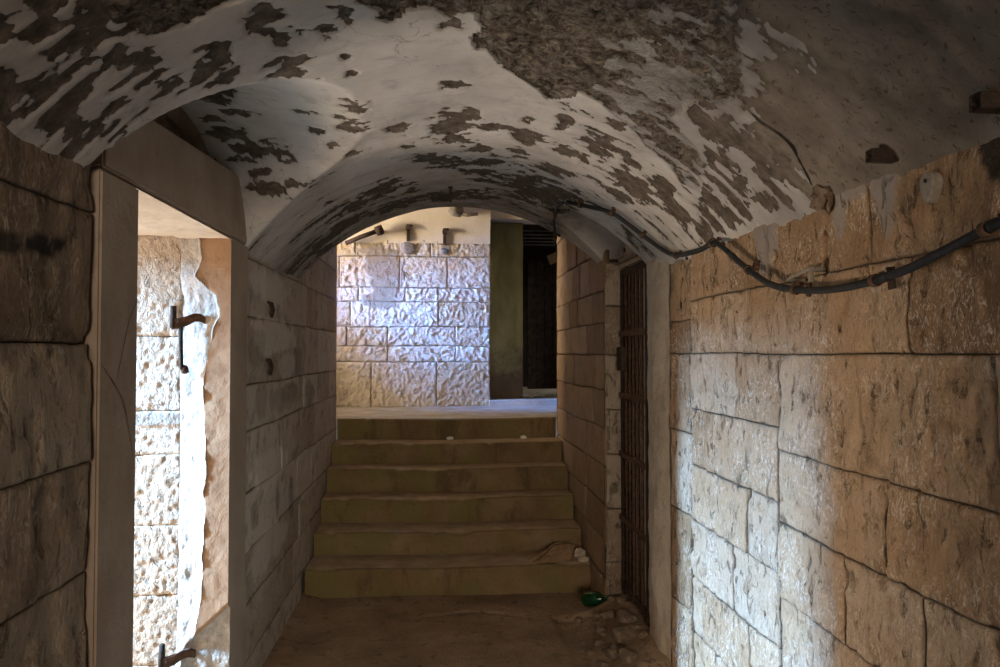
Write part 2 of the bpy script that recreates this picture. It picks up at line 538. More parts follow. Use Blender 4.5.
rr += course(1.72, 2.06, [3.255, 3.54]) + course(1.565, 1.72, [3.255, 3.54]) + course(1.20, 1.565, [3.255, 3.54]) + course(.83, 1.20, [3.255, 3.54]) + course(.4, .83, [3.255, 3.54]) + course(-.02, .4, [3.255, 3.54])
tn = [None] * len(rr)
def relief_right(U, V):
    a = fbm(U * 34, V * 14, 3, 3) - .5
    b = fbm(U * 5, V * 5, 4, 3) - .5
    pit = smooth(.66, .82, vnoise(U * 30, V * 17, 8)) * .009
    return (a * .013 + b * .014 - pit) * (.15 + .85 * smooth(2.03, 1.94, V))
sm_r = [(2.46, 2.01, .09, .10, 1), (2.48, 1.93, .04, .09, .9), (1.95, 2.03, .10, .05, .9), (1.98, 1.96, .035, .07, .8), (1.77, 2.02, .06, .10, .9), (1.775, 1.95, .035, .10, .8), (1.6, 2.05, .35, .035, .9), (3.40, 2.03, .1, .05, .8), (3.24, 1.6, .018, .30, .5), (2.9, 2.04, .2, .03, .7)]
so_r = [(3.382, 1.79, .02, .02, 1.2), (1.40, 2.03, .06, .10, 1), (1.895, 1.36, .006, .16, .5)]  # the small round spot paints the shade inside a wall hole
wall('wall_right', masonry(rr, face_x(XR, -1), .011, .0035, relief_right, 11, .004, [(Y0, 3.56, -.03, 2.5)], so_r, sm_r), M_right)

# plastered pier between the wall and the gate, rounded on to the gate reveal
ya = np.concatenate([np.linspace(3.53, 3.80, 24), 3.80 + .035 * np.sin(np.linspace(0, PI / 2, 8))[1:], np.full(12, 3.835)])
xa = np.concatenate([1.115 - .03 * smooth(3.53, 3.72, np.linspace(3.53, 3.80, 24)), 1.12 - .035 * np.cos(np.linspace(0, PI / 2, 8))[1:], np.linspace(1.14, 1.60, 12)])
zz = np.linspace(-.02, 2.5, 150)
I, Zg = np.meshgrid(np.arange(len(ya)), zz, indexing='ij')
Yg, Xg = ya[I], xa[I]
dx = .018 * (fbm(Yg * 7, Zg * 5, 51, 4) - .5) + .012 * (fbm(Yg * 24, Zg * 17, 52, 3) - .5)
bulge = 0 * Zg
k_ = (I < 32)
o = link('trim_pier', np_mesh('trim_pier', np.stack([Xg + np.where(k_, dx - bulge, 0), Yg + np.where(k_, .6 * dx, dx) + np.where(I > 20, bulge * .5, 0), Zg], -1).reshape(-1, 3), grid_faces(len(ya), len(zz))), M_pier)
struct(o)

# gate recess: far reveal, back of the recess, tympanum under the little vault
rv = []
zs = [-.02, .3, .62, .95, 1.22, 1.55, 1.85, 2.12]
for a, b in zip(zs, zs[1:]): rv += course(a, b, [1.0, 1.36, 1.66])
wall('wall_gate_reveal', masonry(rv, face_y(4.44, -1), .016, .005, lambda U, V: .006 * (fbm(U * 20, V * 20, 77, 3) - .5), 21, .004, [(1.0, 1.66, -.03, 2.14)]), M_leftn)  # darker stone stands in for the shade on this reveal
wv = []
for a, b in zip([-.02, .4, .8, 1.2, 1.6, 2.12], [.4, .8, 1.2, 1.6, 2.12]): wv += course(a, b, [3.8, 4.12, 4.46])
wall('wall_gate_recess', masonry(wv, face_x(1.165, -1), .02, .006, None, 22, .004, [(3.8, 4.46, -.03, 2.14)]), M_pale)  # set close behind the bars and made pale so the gaps look lit
def plane_grid(name, fm, u0, u1, v0, v1, res, amp, mat, seed=1, frq=6):
    ua = np.linspace(u0, u1, max(2, int((u1 - u0) / res) + 1)); va = np.linspace(v0, v1, max(2, int((v1 - v0) / res) + 1))
    U, V = np.meshgrid(ua, va, indexing='ij')
    H = amp * 2 * (fbm(U * frq, V * frq, seed, 4) - .5)
    return struct(link(name, np_mesh(name, fm(U.ravel(), V.ravel(), H.ravel()), grid_faces(len(ua), len(va))), mat))
plane_grid('ceiling_gate_recess', lambda U, V, H: np.stack([U, V, 2.10 + H], 1), 1.06, 1.6, 3.8, 4.46, .03, .004, M_stair)

# tympanum over the gate, with a ragged hole knocked in the plaster
ua = np.linspace(3.80, 4.50, 70); va = np.linspace(2.075, 2.5, 44)
U, V = np.meshgrid(ua, va, indexing='ij')
q = np.sqrt(((U - 4.37) / .085) ** 2 + ((V - 2.20) / .055) ** 2) + 1.0 * (fbm(U * 16, V * 16, 5, 3) - .5)
Hh = .006 * (fbm(U * 8, V * 8, 6, 3) - .5) - .05 * smooth(1.0, .75, q)
k = NT('tympanum_plaster'); hv = k.attr('peel'); n = k.noise(9, 5, .6)
c = k.mix(k.rng(n, .3, .7), (.50, .40, .31), (.60, .51, .42)); c = k.mix(k.rng(k.noise(20, 4), .55, .75, 0, .5), c, (.25, .19, .14))
c = k.mix(k.rng(hv, .4, .7), c, (.045, .035, .028))
M_tymp = k.finish(c, k.bump(k.noise(60, 4), .004))
struct(link('wall_gate_tympanum', np_mesh('wall_gate_tympanum', np.stack([1.09 - Hh, U, V], -1).reshape(-1, 3), grid_faces(70, 44), dict(peel=smooth(1.0, .75, q).ravel())), M_tymp))

# ---- wall beside the stairs (right)
rng = random.Random(5)
def breaks(a, b, lo, hi):
    o = [a]
    while b - o[-1] > hi * 1.3: o.append(o[-1] + rng.uniform(lo, hi))
    return o + [b]
sr = []
zs = [-.02, .2, .42, .64, .87, 1.10, 1.33, 1.55, 1.75, 1.95, 2.2, 2.5, 2.8, 3.2]
for a, b in zip(zs, zs[1:]): sr += course(a, b, breaks(4.44, YTOP, .3, .62))
wall('wall_stair_right', masonry(sr, face_x(XS, -1), .016, .005, lambda U, V: .007 * (fbm(U * 18, V * 18, 61, 3) - .5) + .01 * (fbm(U * 4, V * 4, 62, 2) - .5), 31, .005, [(4.44, YTOP, -.03, 3.2)], warp=.01), M_stair)

# ---- left wall before and after the doorway
ln = []
zs = [-.02, .25, .5, .76, 1.03, 1.30, 1.59, 1.915, 2.2]
for i, (a, b) in enumerate(zip(zs, zs[1:])): ln += course(a, b, [Y0, -.45 + .3 * (i % 2), .35 + .25 * (i % 3), 1.925] if i != 6 else [Y0, -.2, .7, 1.925])
def relief_left(U, V):
    return .014 * (fbm(U * 13, V * 9, 71, 4) - .5) + .014 * (fbm(U * 4, V * 4, 72, 2) - .5) - .01 * smooth(.62, .8, vnoise(U * 17, V * 12, 73))
wall('wall_left', masonry(ln, face_x(XL, 1), .015, .0035, relief_left, 41, .006, [(Y0, 1.95, -.03, 2.5)], [(1.52, 1.795, .12, .028, 1.0), (1.69, 1.80, .09, .026, 1.1), (1.78, 1.815, .03, .02, 1.2), (1.72, .62, .03, .06, .8)]), M_leftn)
lf = []
lf += course(2.0, 2.25, [3.36, 4.3, 5.1, 5.6, YTOP]) + course(2.25, 2.5, [3.36, 4.6, 5.3, 5.9, YTOP]) + course(2.5, 2.8, [4.3, 5.0, 5.7, YTOP]) + course(2.8, 3.2, [4.3, 5.4, YTOP])
lf += course(1.735, 2.0, [3.36, 4.94, 5.3, 5.78, YTOP]) + course(1.418, 1.735, [3.36, 4.84, 5.36, 5.78, YTOP]) + course(1.21, 1.418, [3.36, 4.80, 5.35, 5.9, YTOP])
lf += course(.93, 1.21, [3.36, 4.15, 4.72, 5.2, 5.75, YTOP]) + course(.665, .93, [3.36, 4.62, 5.1, 5.6, YTOP]) + course(.43, .665, [3.36, 4.66, 5.2, YTOP]) + course(.17, .43, [3.36, 3.98, 4.5, 5.0, YTOP]) + course(-.02, .17, [3.36, 4.2, 4.8, YTOP])
so_l = [(4.40, 1.33, .25, .06, .45), (4.3, 1.31, .5, .07, .3), (4.6, 1.52, .12, .09, .35), (3.6, 1.58, .14, .10, .3), (4.05, .78, .05, .12, .4), (3.55, .8, .1, .06, .35), (4.45, .70, .07, .14, .4), (3.7, 1.32, .15, .08, .3), (5.0, 1.3, .2, .08, .4)]
sm_l = [(4.0, 1.66, .5, .10, .7), (3.9, 1.9, .45, .09, .6), (4.3, 1.5, .2, .08, .5), (3.9, .98, .4, .10, .6), (3.9, .58, .45, .10, .5)]
wall('wall_left_inner', masonry(lf, face_x(XL, 1), .016, .003, lambda U, V: .006 * (fbm(U * 16, V * 16, 81, 3) - .5) + .01 * (fbm(U * 4, V * 4, 82, 2) - .5), 51, .003, [(3.34, YTOP, -.03, 3.2)], so_l, sm_l, warp=.008), M_leftf)

# crumbling rubble over the lintel
ua = np.linspace(1.88, 3.42, 130); va = np.linspace(2.2, 2.62, 40)
U, V = np.meshgrid(ua, va, indexing='ij')
H = .11 * (fbm(U * 7, V * 9, 15, 4) - .55) - .03
n_ = U.size
struct(link('wall_left_over_door', np_mesh('wall_left_over_door', np.stack([XL - .07 + H, U, V], -1).reshape(-1, 3), grid_faces(130, 40), dict(tint=fbm(U * 5, V * 6, 3, 3).ravel(), joint=np.zeros(n_))), M_rough))

# ------------------------------------------------------------------ doorway on the left: a frame of dressed slabs
door = struct(empty('door_1', (XL, 2.63, 0)))
def slab(name, y0, y1, z0, z1, x0=XL - .20, x1=XL + .012, parent=door, seed=1, cut=None):
    bm = bmesh.new()
    add_box(bm, ((x0 + x1) / 2, (y0 + y1) / 2, (z0 + z1) / 2), (x1 - x0, y1 - y0, z1 - z0))
    bmesh.ops.bevel(bm, geom=bm.edges[:], offset=.006, segments=2, affect='EDGES')
    o = bm_obj(name, bm, M_frame, parent)
    o.matrix_parent_inverse = Matrix.Translation(parent.location).inverted()
    return o
slab('jamb', 1.935, 2.17, 0, 2.035)
lin = slab('lintel', 1.95, 3.345, 2.042, 2.30)
for v_ in lin.data.vertices:
    if v_.co.z > 2.2: v_.co.z += -.055 + .085 * (v_.co.y - 1.95) / 1.4 + .006 * mnoise.noise(v_.co * 9)
# far jamb: the face towards the viewer is smooth in front and broken away behind
zb = np.array([0, .10, .16, .22, .30, .45, .6, .9, 1.2, 1.45, 1.62, 1.72, 1.80, 1.88, 1.95, 2.035])
xb = np.array([.055, .06, .02, -.005, .035, .09, .11, .12, .115, .105, .14, .165, .15, .07, .10, .085])  # width of the broken part from the back edge
xx = np.linspace(-.20, .012, 60); za = np.linspace(0, 2.035, 260)
XX, ZZ = np.meshgrid(xx, za, indexing='ij')
bw = np.interp(ZZ, zb, xb) + .02 * (fbm(ZZ * 12, ZZ * 3, 4, 3) - .5) - .2
dd = bw - XX                                    # >0 inside the broken zone
brk = np.where(dd > 0, .008 + .34 * dd, 0) * smooth(0, .012, dd)
low = smooth(.0, .03, (.36 + (XX + .2) * .9) * 1.0 - ZZ) * smooth(-.2, -.14, XX)      # second spall near the ground
brk = np.maximum(brk, low * .03)
brk = np.minimum(brk, .09)
YY = 3.10 + brk + np.where((dd > 0) | (low > .5), .020 * (fbm(XX * 22, ZZ * 15, 6, 4, .42) - .5), .004 * (fbm(XX * 20, ZZ * 20, 7, 3) - .5))
p1 = (np.stack([XL + XX, YY, ZZ], -1).reshape(-1, 3), grid_faces(60, 260), dict(broken=np.where(dd > 0, 1, low).ravel(), front=np.zeros(dd.size)))
yy = np.linspace(3.10, 3.36, 12); A, B = np.meshgrid(yy, za, indexing='ij')
ys = YY[-1][None, :] + (A - 3.10)
p2 = (np.stack([np.full_like(A, XL + .012), ys, B], -1).reshape(-1, 3), grid_faces(12, 260), dict(broken=np.zeros(A.size), front=np.ones(A.size)))
k = NT('far_jamb_stone'); bk = k.attr('broken')
c = k.mix(k.rng(k.noise(4, 4), .35, .65), (.36, .205, .11), (.46, .28, .16)); c = k.mix(k.rng(k.noise(25, 4), .52, .7, 0, .5), c, (.27, .15, .08))  # orange of the inner face paints in warm bounce light
c = k.mix(k.rng(bk, .3, .6), c, k.mix(k.rng(k.noise(40, 4, .65), .35, .65), (.40, .335, .27), (.52, .455, .39))); c = k.mix(k.attr('front'), c, k.mix(k.rng(k.noise(4, 4), .3, .7), (.29, .22, .165), (.37, .29, .225)))
h = k.math('ADD', k.math('MULTIPLY', k.noise(55, 4, .65), k.math('ADD', .25, bk)), k.math('MULTIPLY', k.noise(160, 2), .15))
M_far = k.finish(c, k.bump(h, .006))
v, f, a = merge_parts([p1, p2])
o = link('jamb', np_mesh('jamb', v, f, a), M_far, door); o.matrix_parent_inverse = Matrix.Translation(door.location).inverted()
o['label'] = 'jamb with its rear edge broken away'

# crack lines in the near jamb
def crack_mesh(name, pts, w, mat, nrm, parent=None):
    bm = bmesh.new(); P = spline(pts, 5); prev = None
    for i, p in enumerate(P):
        t = (P[min(i + 1, len(P) - 1)] - P[max(i - 1, 0)]).normalized(); s = t.cross(Vector(nrm)).normalized()
        ww = w * (.6 + .8 * mnoise.noise(p * 30) ** 2) * math.sin(PI * (i + .6) / (len(P) + .2)) ** .4
        cur = (bm.verts.new(p + s * ww), bm.verts.new(p - s * ww))
        if prev: bm.faces.new((prev[0], cur[0], cur[1], prev[1]))
        prev = cur
    o = bm_obj(name, bm, mat, parent)
    if parent: o.matrix_parent_inverse = Matrix.Translation(parent.location).inverted()
    return o
M_void = plaster_mat('dark_crevice', (.015, .012, .01), (.02, .016, .012), .001)
xj = XL + .0135
crack_mesh('crack', [(xj, 2.165, 1.72), (xj, 2.11, 1.66), (xj, 2.06, 1.55), (xj, 2.035, 1.50)], .0022, M_void, (1, 0, 0), door)
crack_mesh('crack', [(xj, 1.94, 1.54), (xj, 2.00, 1.50), (xj, 2.08, 1.43), (xj, 2.13, 1.32), (xj, 2.16, 1.22)], .0018, M_void, (1, 0, 0), door)

# passage behind the frame, opening to the daylight
def relief_tool(U, V):
    a = np.abs(fbm(U * 44 + 3 * fbm(U * 9, V * 9, 3, 2), V * 36, 91, 3) - .5)
    return .009 * a + .005 * (fbm(U * 60, V * 50, 92, 2) - .5)
pv = []
for i, (a, b) in enumerate(zip([0, .29, .575, .86, 1.15, 1.33, 1.64], [.29, .575, .86, 1.15, 1.33, 1.64, 2.07])): pv += course(a, b, [-2.0, -1.55 + .1 * (i % 2), -1.06])
wall('wall_passage', masonry(pv, face_y(3.16, -1), .007, .002, relief_tool, 62, .004, [(-2.0, -1.02, 0, 2.1)], edge=.003, smear=[(-1.2, 1.3, .3, .03, .5)]), M_reveal)
plane_grid('ceiling_passage', lambda U, V, H: np.stack([U, V, 2.052 + H], 1), -2.0, XL - .19, 2.0, 3.2, .02, .006, M_soffit, 3, 9)
plane_grid('ceiling_doorway', lambda U, V, H: np.stack([U, V, 2.036 - np.abs(H)], 1), XL - .20, XL + .004, 2.16, 3.12, .012, .003, M_soffit, 4, 14)
plane_grid('wall_passage_near', lambda U, V, H: np.stack([U, 2.10 + (-1.06 - U) * .25 + H, V], 1), -2.0, -1.06, 0, 2.07, .04, .006, M_reveal, 6)  # unseen wall, splayed to trim the daylight band on the right wall
wall_out = plane_grid('wall_outside_face', lambda U, V, H: np.stack([-2.0 + 0 * U + H, U, V], 1), 3.16, 5.5, 0, 3.4, .1, .01, M_reveal, 8)

# ------------------------------------------------------------------ vault
vx = np.arange(-.95, 1.2201, .0105); vy = np.concatenate([np.arange(Y0, .6, .06), np.arange(.6, YRIM + .001, .0105)])
vy[-1] = YRIM
VX, VY = np.meshgrid(vx, vy, indexing='ij')
BASE = ceiling_z(VX, VY)
PEEL = np.full(VX.shape, -.42)
nz = fbm(VX * 6, VY * 16, 101, 5, .55) - .5         # flakes lie along the curve of the vault
nz2 = fbm(VX * 16, VY * 26, 102, 4, .6) - .5
nz3 = fbm(VX * 30, VY * 30, 103, 3, .6) - .5
PEEL += .10 * smooth(.2, .6, VX)
PEEL += .22 * smooth(3.0, 4.4, VY)
PEEL += .13 * smooth(2.3, 2.7, VY) * smooth(.15, .4, VX) * smooth(3.8, 3.4, VY)
PEEL += .16 * smooth(-.2, -.6, VX) * smooth(1.9, 2.3, VY)
for (cx, cy, a, b, c_, d) in BLOBS:
    du, dv = VX - cx, VY - cy
    q = np.sqrt((a * du + b * dv) ** 2 + (c_ * du + d * dv) ** 2)
    PEEL = np.maximum(PEEL, np.clip(.62 - .62 * q + .9 * nz2 + .9 * nz3 + .5 * nz, -1, .5))
def poly_sd(poly):
    ins = np.zeros(VX.shape, bool); dist = np.full(VX.shape, 9.)
    n = len(poly)
    for i in range(n):
        (x1, y1), (x2, y2) = poly[i], poly[(i + 1) % n]
        cond = ((y1 > VY) != (y2 > VY))
        xi = (x2 - x1) * (VY - y1) / ((y2 - y1) if abs(y2 - y1) > 1e-9 else 1e-9) + x1
        ins ^= cond & (VX < xi)
        L2 = (x2 - x1) ** 2 + (y2 - y1) ** 2 + 1e-12
        t = np.clip(((VX - x1) * (x2 - x1) + (VY - y1) * (y2 - y1)) / L2, 0, 1)
        dist = np.minimum(dist, np.hypot(VX - x1 - t * (x2 - x1), VY - y1 - t * (y2 - y1)))
    return np.where(ins, dist, -dist)
edge_n = .05 * nz2 + .03 * nz3
RUB = smooth(-.006, .012, poly_sd(POLY['rubble']) + edge_n * .5)
LMP = smooth(-.006, .012, poly_sd(POLY['lump']) + edge_n)
sdc = poly_sd(POLY['concrete'])
CON = smooth(-.10, .14, sdc + .5 * nz + .3 * nz2)
CON = np.maximum(CON, smooth(1.75, 1.45, VY) * smooth(.55, .75, VX))
CON = np.maximum(CON, smooth(2.10, 2.0, VY + .3 * nz2) * smooth(.80, .90, VX + .3 * nz2))
MTL = smooth(-.06, .08, poly_sd(POLY['mottle_left']) + .1 * nz)
MTL = np.maximum(MTL, smooth(1.6, 1.3, VY) * smooth(-.35, -.5, VX))
MTR = smooth(-.03, .06, poly_sd(POLY['mottle_right']) + .1 * nz)
PEEL = PEEL + np.where(PEEL < .0, .85 * nz + .35 * nz2, .5 * nz2) + .25 * nz3
PEEL = np.where(MTL > .5, .02 + .5 * nz2 + 1.5 * (fbm(VX * 22, VY * 34, 131, 4) - .5), PEEL)
PEEL = np.where(MTR > .5, .10 + 1.5 * nz2 + .6 * nz, PEEL)
PEEL = np.where(LMP > .5, .6, PEEL)
# the bare upper part keeps some islands of plaster towards the right
isl = smooth(.38, .62, VX + .3 * nz) * smooth(1.2, 1.6, VY)
PEEL = np.where(RUB > .5, .6 - isl * (.58 + 2.2 * nz2 + 1.8 * nz), PEEL)
PEEL = np.where((CON > .5), .45, PEEL)
PEEL = np.where((VX > .74) & (VY > 3.82) & (PEEL < .3), PEEL - .22, PEEL)
PEEL = np.clip(PEEL, -.7, .7)
bare = smooth(-.03, .06, PEEL)
coarse = fbm(VX * 11, VY * 13, 111, 5, .6) - .5
COARSE = np.maximum(RUB, LMP)
Zv = BASE + bare * (.009 + .008 * nz3) + .016 * (fbm(VX * 3, VY * 3, 112, 3) - .5) + COARSE * bare * (.055 * coarse + .030 * (np.abs(fbm(VX * 24, VY * 30, 118, 3) - .5) * 2 - .3)) + CON * (.020 * (fbm(VX * 20, VY * 20, 113, 3) - .5) + .03 * (fbm(VX * 6, VY * 6, 114, 3) - .5))
# broken hollow where the plaster has dropped at the edge over the doorway
hq = np.sqrt(((VX + .80) / .11) ** 2 + ((VY - 2.45) / .30) ** 2) + .8 * nz2
Zv = Zv + .05 * smooth(1.0, .6, hq)
PEEL = np.where(hq < .9, np.maximum(PEEL, .6), PEEL)
wallf = np.minimum(smooth(1.16, 1.06, VX), smooth(-.90, -.82, VX)); Zv = BASE + (Zv - BASE) * (.25 + .75 * wallf)
Zv = np.where(VX > 1.14, np.minimum(Zv, 2.05), Zv)
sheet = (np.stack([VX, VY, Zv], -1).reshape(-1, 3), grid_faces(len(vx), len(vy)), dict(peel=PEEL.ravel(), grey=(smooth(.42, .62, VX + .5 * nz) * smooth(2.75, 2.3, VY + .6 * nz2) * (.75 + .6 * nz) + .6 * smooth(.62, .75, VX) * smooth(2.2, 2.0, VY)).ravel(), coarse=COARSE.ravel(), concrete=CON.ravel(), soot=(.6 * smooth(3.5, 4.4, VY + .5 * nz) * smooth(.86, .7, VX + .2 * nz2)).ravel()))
# wall face above the arch rim, out of view, put in to stop light
ta = np.linspace(0, 1, 14); AX, AT = np.meshgrid(vx, ta, indexing='ij')
zr = Zv[:, -1][:, None] * (1 - AT) + 3.3 * AT; m_ = AX.size
endf = (np.stack([AX, YRIM + .006 * np.sin(AT * 3), zr], -1).reshape(-1, 3), grid_faces(len(vx), 14), dict(peel=np.full(m_, -.3), coarse=np.zeros(m_), concrete=np.zeros(m_), grey=np.zeros(m_), soot=np.zeros(m_)))
k = NT('peeling_vault_plaster')
st = k.mapping((9, 14, 10)); fn = k.noise(1.0, 6, .62, .4, st)
e = k.math('ADD', k.attr('peel'), k.math('MULTIPLY', k.math('SUBTRACT', fn, .5), .10))
e = k.math('ADD', e, k.math('MULTIPLY', k.math('SUBTRACT', k.noise(70, 4, .6), .5), .22))
mask = k.rng(e, -.012, .03)
halo = k.rng(e, -.25, .0)
co = k.attr('coarse'); cc = k.attr('concrete')
pl = k.ramp(k.noise(3.2, 5, .6), [(.25, (.32, .285, .25)), (.48, (.49, .45, .41)), (.72, (.61, .57, .525))])
pl = k.mix(k.rng(k.noise(9, 5, .65, .6), .52, .74, 0, .4), pl, (.22, .19, .165))
pl = k.mix(k.rng(k.noise(1.0, 5, .7, .8, k.mapping((5, 22, 8))), .56, .72, 0, .3), pl, (.22, .19, .165))
pl = k.mix(k.math('MULTIPLY', halo, .25), pl, (.20, .17, .14))
vn = k.noise(1.6, 3, .5)
pl = k.mix(k.rng(vn, .62, .72, 0, .35), pl, (.36, .38, .26))
vo = k.n('ShaderNodeTexVoronoi', feature='DISTANCE_TO_EDGE'); vo.inputs['Scale'].default_value = 3.2
wv_ = k.n('ShaderNodeVectorMath', operation='ADD'); k.t.links.new(k.co, wv_.inputs[0])
nv_ = k.n('ShaderNodeTexNoise'); nv_.inputs['Scale'].default_value = 5; nv_.inputs['Detail'].default_value = 5; k.t.links.new(k.co, nv_.inputs['Vector'])
sv_ = k.n('ShaderNodeVectorMath', operation='SCALE'); sv_.inputs['Scale'].default_value = .35; k.t.links.new(nv_.outputs['Color'], sv_.inputs[0]); k.t.links.new(sv_.outputs[0], wv_.inputs[1])
k.t.links.new(wv_.outputs[0], vo.inputs['Vector'])
hair = k.math('MULTIPLY', k.rng(vo.outputs['Distance'], .007, .0), k.rng(k.noise(2.1, 2), .48, .58))
pl = k.mix(k.math('MULTIPLY', hair, .6), pl, (.16, .13, .11))
pl = k.mix(k.rng(k.noise(48, 4, .6), .66, .72, 0, .55), pl, (.17, .14, .12))
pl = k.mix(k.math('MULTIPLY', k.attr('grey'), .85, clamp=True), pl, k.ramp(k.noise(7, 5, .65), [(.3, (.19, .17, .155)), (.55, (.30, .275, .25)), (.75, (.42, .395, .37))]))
br = k.ramp(k.noise(24, 5, .65, .5), [(.3, (.05, .038, .028)), (.5, (.11, .085, .063)), (.68, (.18, .142, .11)), (.8, (.28, .235, .19))])
lay = k.noise(1.0, 5, .7, 1.0, k.mapping((22, 34, 60)))
brc = k.ramp(lay, [(.3, (.03, .022, .017)), (.45, (.13, .10, .077)), (.57, (.25, .205, .16)), (.72, (.40, .345, .285))])
br = k.mix(co, br, brc)
cn = k.ramp(k.noise(6, 6, .62), [(.25, (.10, .078, .058)), (.5, (.18, .145, .112)), (.75, (.27, .225, .18))])
cn = k.mix(k.rng(k.noise(1.0, 4, .6, .8, k.mapping((60, 60, 34))), .58, .68, 0, .75), cn, (.06, .042, .03))
br = k.mix(cc, br, cn)
col = k.mix(mask, pl, br)
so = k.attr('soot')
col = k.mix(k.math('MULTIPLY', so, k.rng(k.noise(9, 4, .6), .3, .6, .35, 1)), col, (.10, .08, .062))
h = k.math('SUBTRACT', k.math('MULTIPLY', k.noise(26, 4, .55), .10), mask)
h = k.math('ADD', h, k.math('MULTIPLY', k.math('MULTIPLY', lay, co), 3.0))
h = k.math('ADD', h, k.math('MULTIPLY', k.math('MULTIPLY', k.noise(90, 3), .35), mask))
M_vault = k.finish(col, k.bump(h, .009), .93)
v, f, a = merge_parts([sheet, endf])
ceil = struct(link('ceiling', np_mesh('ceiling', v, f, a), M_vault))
def ceil_at(x, y):
    i = int(np.argmin(abs(vx - x))); j = int(np.argmin(abs(vy - y)))
    return float(Zv[i, j])
cp = [Vector((x, y, ceil_at(x, y) - .004)) for x, y in CRACK]
o = crack_mesh('trim_vault_crack', cp, .007, M_void, (0, 0, 1)); struct(o)

# ------------------------------------------------------------------ floor
ua = np.arange(-2.1, 1.62, .02); va = np.concatenate([np.arange(Y0, 1.6, .1), np.arange(1.6, 5.0, .018)])
U, V = np.meshgrid(ua, va, indexing='ij')
H = .016 * (fbm(U * 3, V * 3, 121, 3) - .5) + .008 * (fbm(U * 14, V * 14, 122, 4) - .5)
step_r = smooth(.66, .69, U + .02 * (V - 4.0) + .03 * (fbm(V * 4, V, 3, 2) - .5)) * smooth(4.40, 4.38, V)
H -= .025 * step_r
bank = smooth(.80, 1.10, U + .06 * (fbm(U * 5, V * 5, 7, 3) - .5)) * smooth(3.2, 3.75, V) * smooth(4.56, 4.36, V)
H += bank * (.13 + .05 * (fbm(U * 12, V * 12, 8, 4) - .5))
H += .03 * smooth(-.72, -.86, U) * smooth(3.3, 3.6, V)
H -= .02 * np.exp(-((V - (4.47 + .03 * np.sin(U * 9) + .04 * (vnoise(U * 6, U * 0, 4) - .5))) / .012) ** 2) * smooth(-.15, 0, U) * smooth(.55, .4, U)
k = NT('dirty_concrete_floor')
c = k.ramp(k.noise(2.6, 6, .6), [(.28, (.17, .115, .07)), (.5, (.29, .20, .125)), (.72, (.40, .29, .195))])
c = k.mix(k.rng(k.noise(14, 5, .65), .54, .7, 0, .6), c, (.06, .04, .024)); c = k.mix(k.rng(k.noise(60, 3), .62, .7, 0, .5), c, (.26, .2, .14))
M_floor = k.finish(c, k.bump(k.math('ADD', k.noise(30, 5, .65), k.math('MULTIPLY', k.noise(140, 3), .3)), .01))
struct(link('floor', np_mesh('floor', np.stack([U, V, H], -1).reshape(-1, 3), grid_faces(len(ua), len(va))), M_floor))
def floor_at(x, y):
    i = int(np.argmin(abs(ua_f - x))); j = int(np.argmin(abs(va_f - y)))
    return float(H_f[i, j])
ua_f, va_f, H_f = ua, va, H
k = NT('pale_ground'); M_ground = k.finish(k.mix(k.noise(3, 5), (.50, .44, .35), (.62, .56, .47)), k.bump(k.noise(20, 4), .02))
plane_grid('floor_outside', lambda U, V, H: np.stack([U, V, -.02 + H], 1), -6.0, -2.0, -1.0, 6.0, .2, .01, M_ground)

# ------------------------------------------------------------------ stairs
stairs = empty('stone_staircase', (.07, 4.82, 0))
tag(stairs, 'six worn olive brown stone steps climbing to the bright landing', 'stairs')
SY = [4.82, 5.15, 5.45, 5.72, 5.98, 6.28]; SZ = [.185, .335, .505, .68, .842, ZLAND]
k = NT('mossy_stone_step')
g = k.n('ShaderNodeNewGeometry'); sx = k.n('ShaderNodeSeparateXYZ'); k.t.links.new(k.co, sx.inputs[0])
n1 = k.noise(2.4, 5, .6)
c = k.ramp(n1, [(.25, (.12, .075, .035)), (.5, (.19, .125, .06)), (.75, (.25, .175, .10))])
ol = k.rng(k.math('ADD', k.noise(3.1, 4, .6), k.math('MULTIPLY', sx.outputs[0], -.10)), .40, .62, 0, .75)
c = k.mix(ol, c, (.16, .135, .045))
c = k.mix(k.rng(k.noise(1, 5, .65, .4, k.mapping((5, 5, 2))), .53, .68, 0, .6), c, (.07, .045, .022))
c = k.mix(k.rng(k.noise(40, 4), .58, .7, 0, .45), c, (.09, .06, .035))
up = k.attr('tread'); c = k.mix(k.math('MULTIPLY', up, .75), c, k.ramp(k.noise(9, 5), [(.3, (.34, .25, .165)), (.7, (.54, .42, .30))]))  # treads painted paler than the risers, as if lit from above
M_step = k.finish(c, k.bump(k.math('ADD', k.noise(18, 5, .6), k.math('MULTIPLY', k.noise(90, 3), .25)), .006))
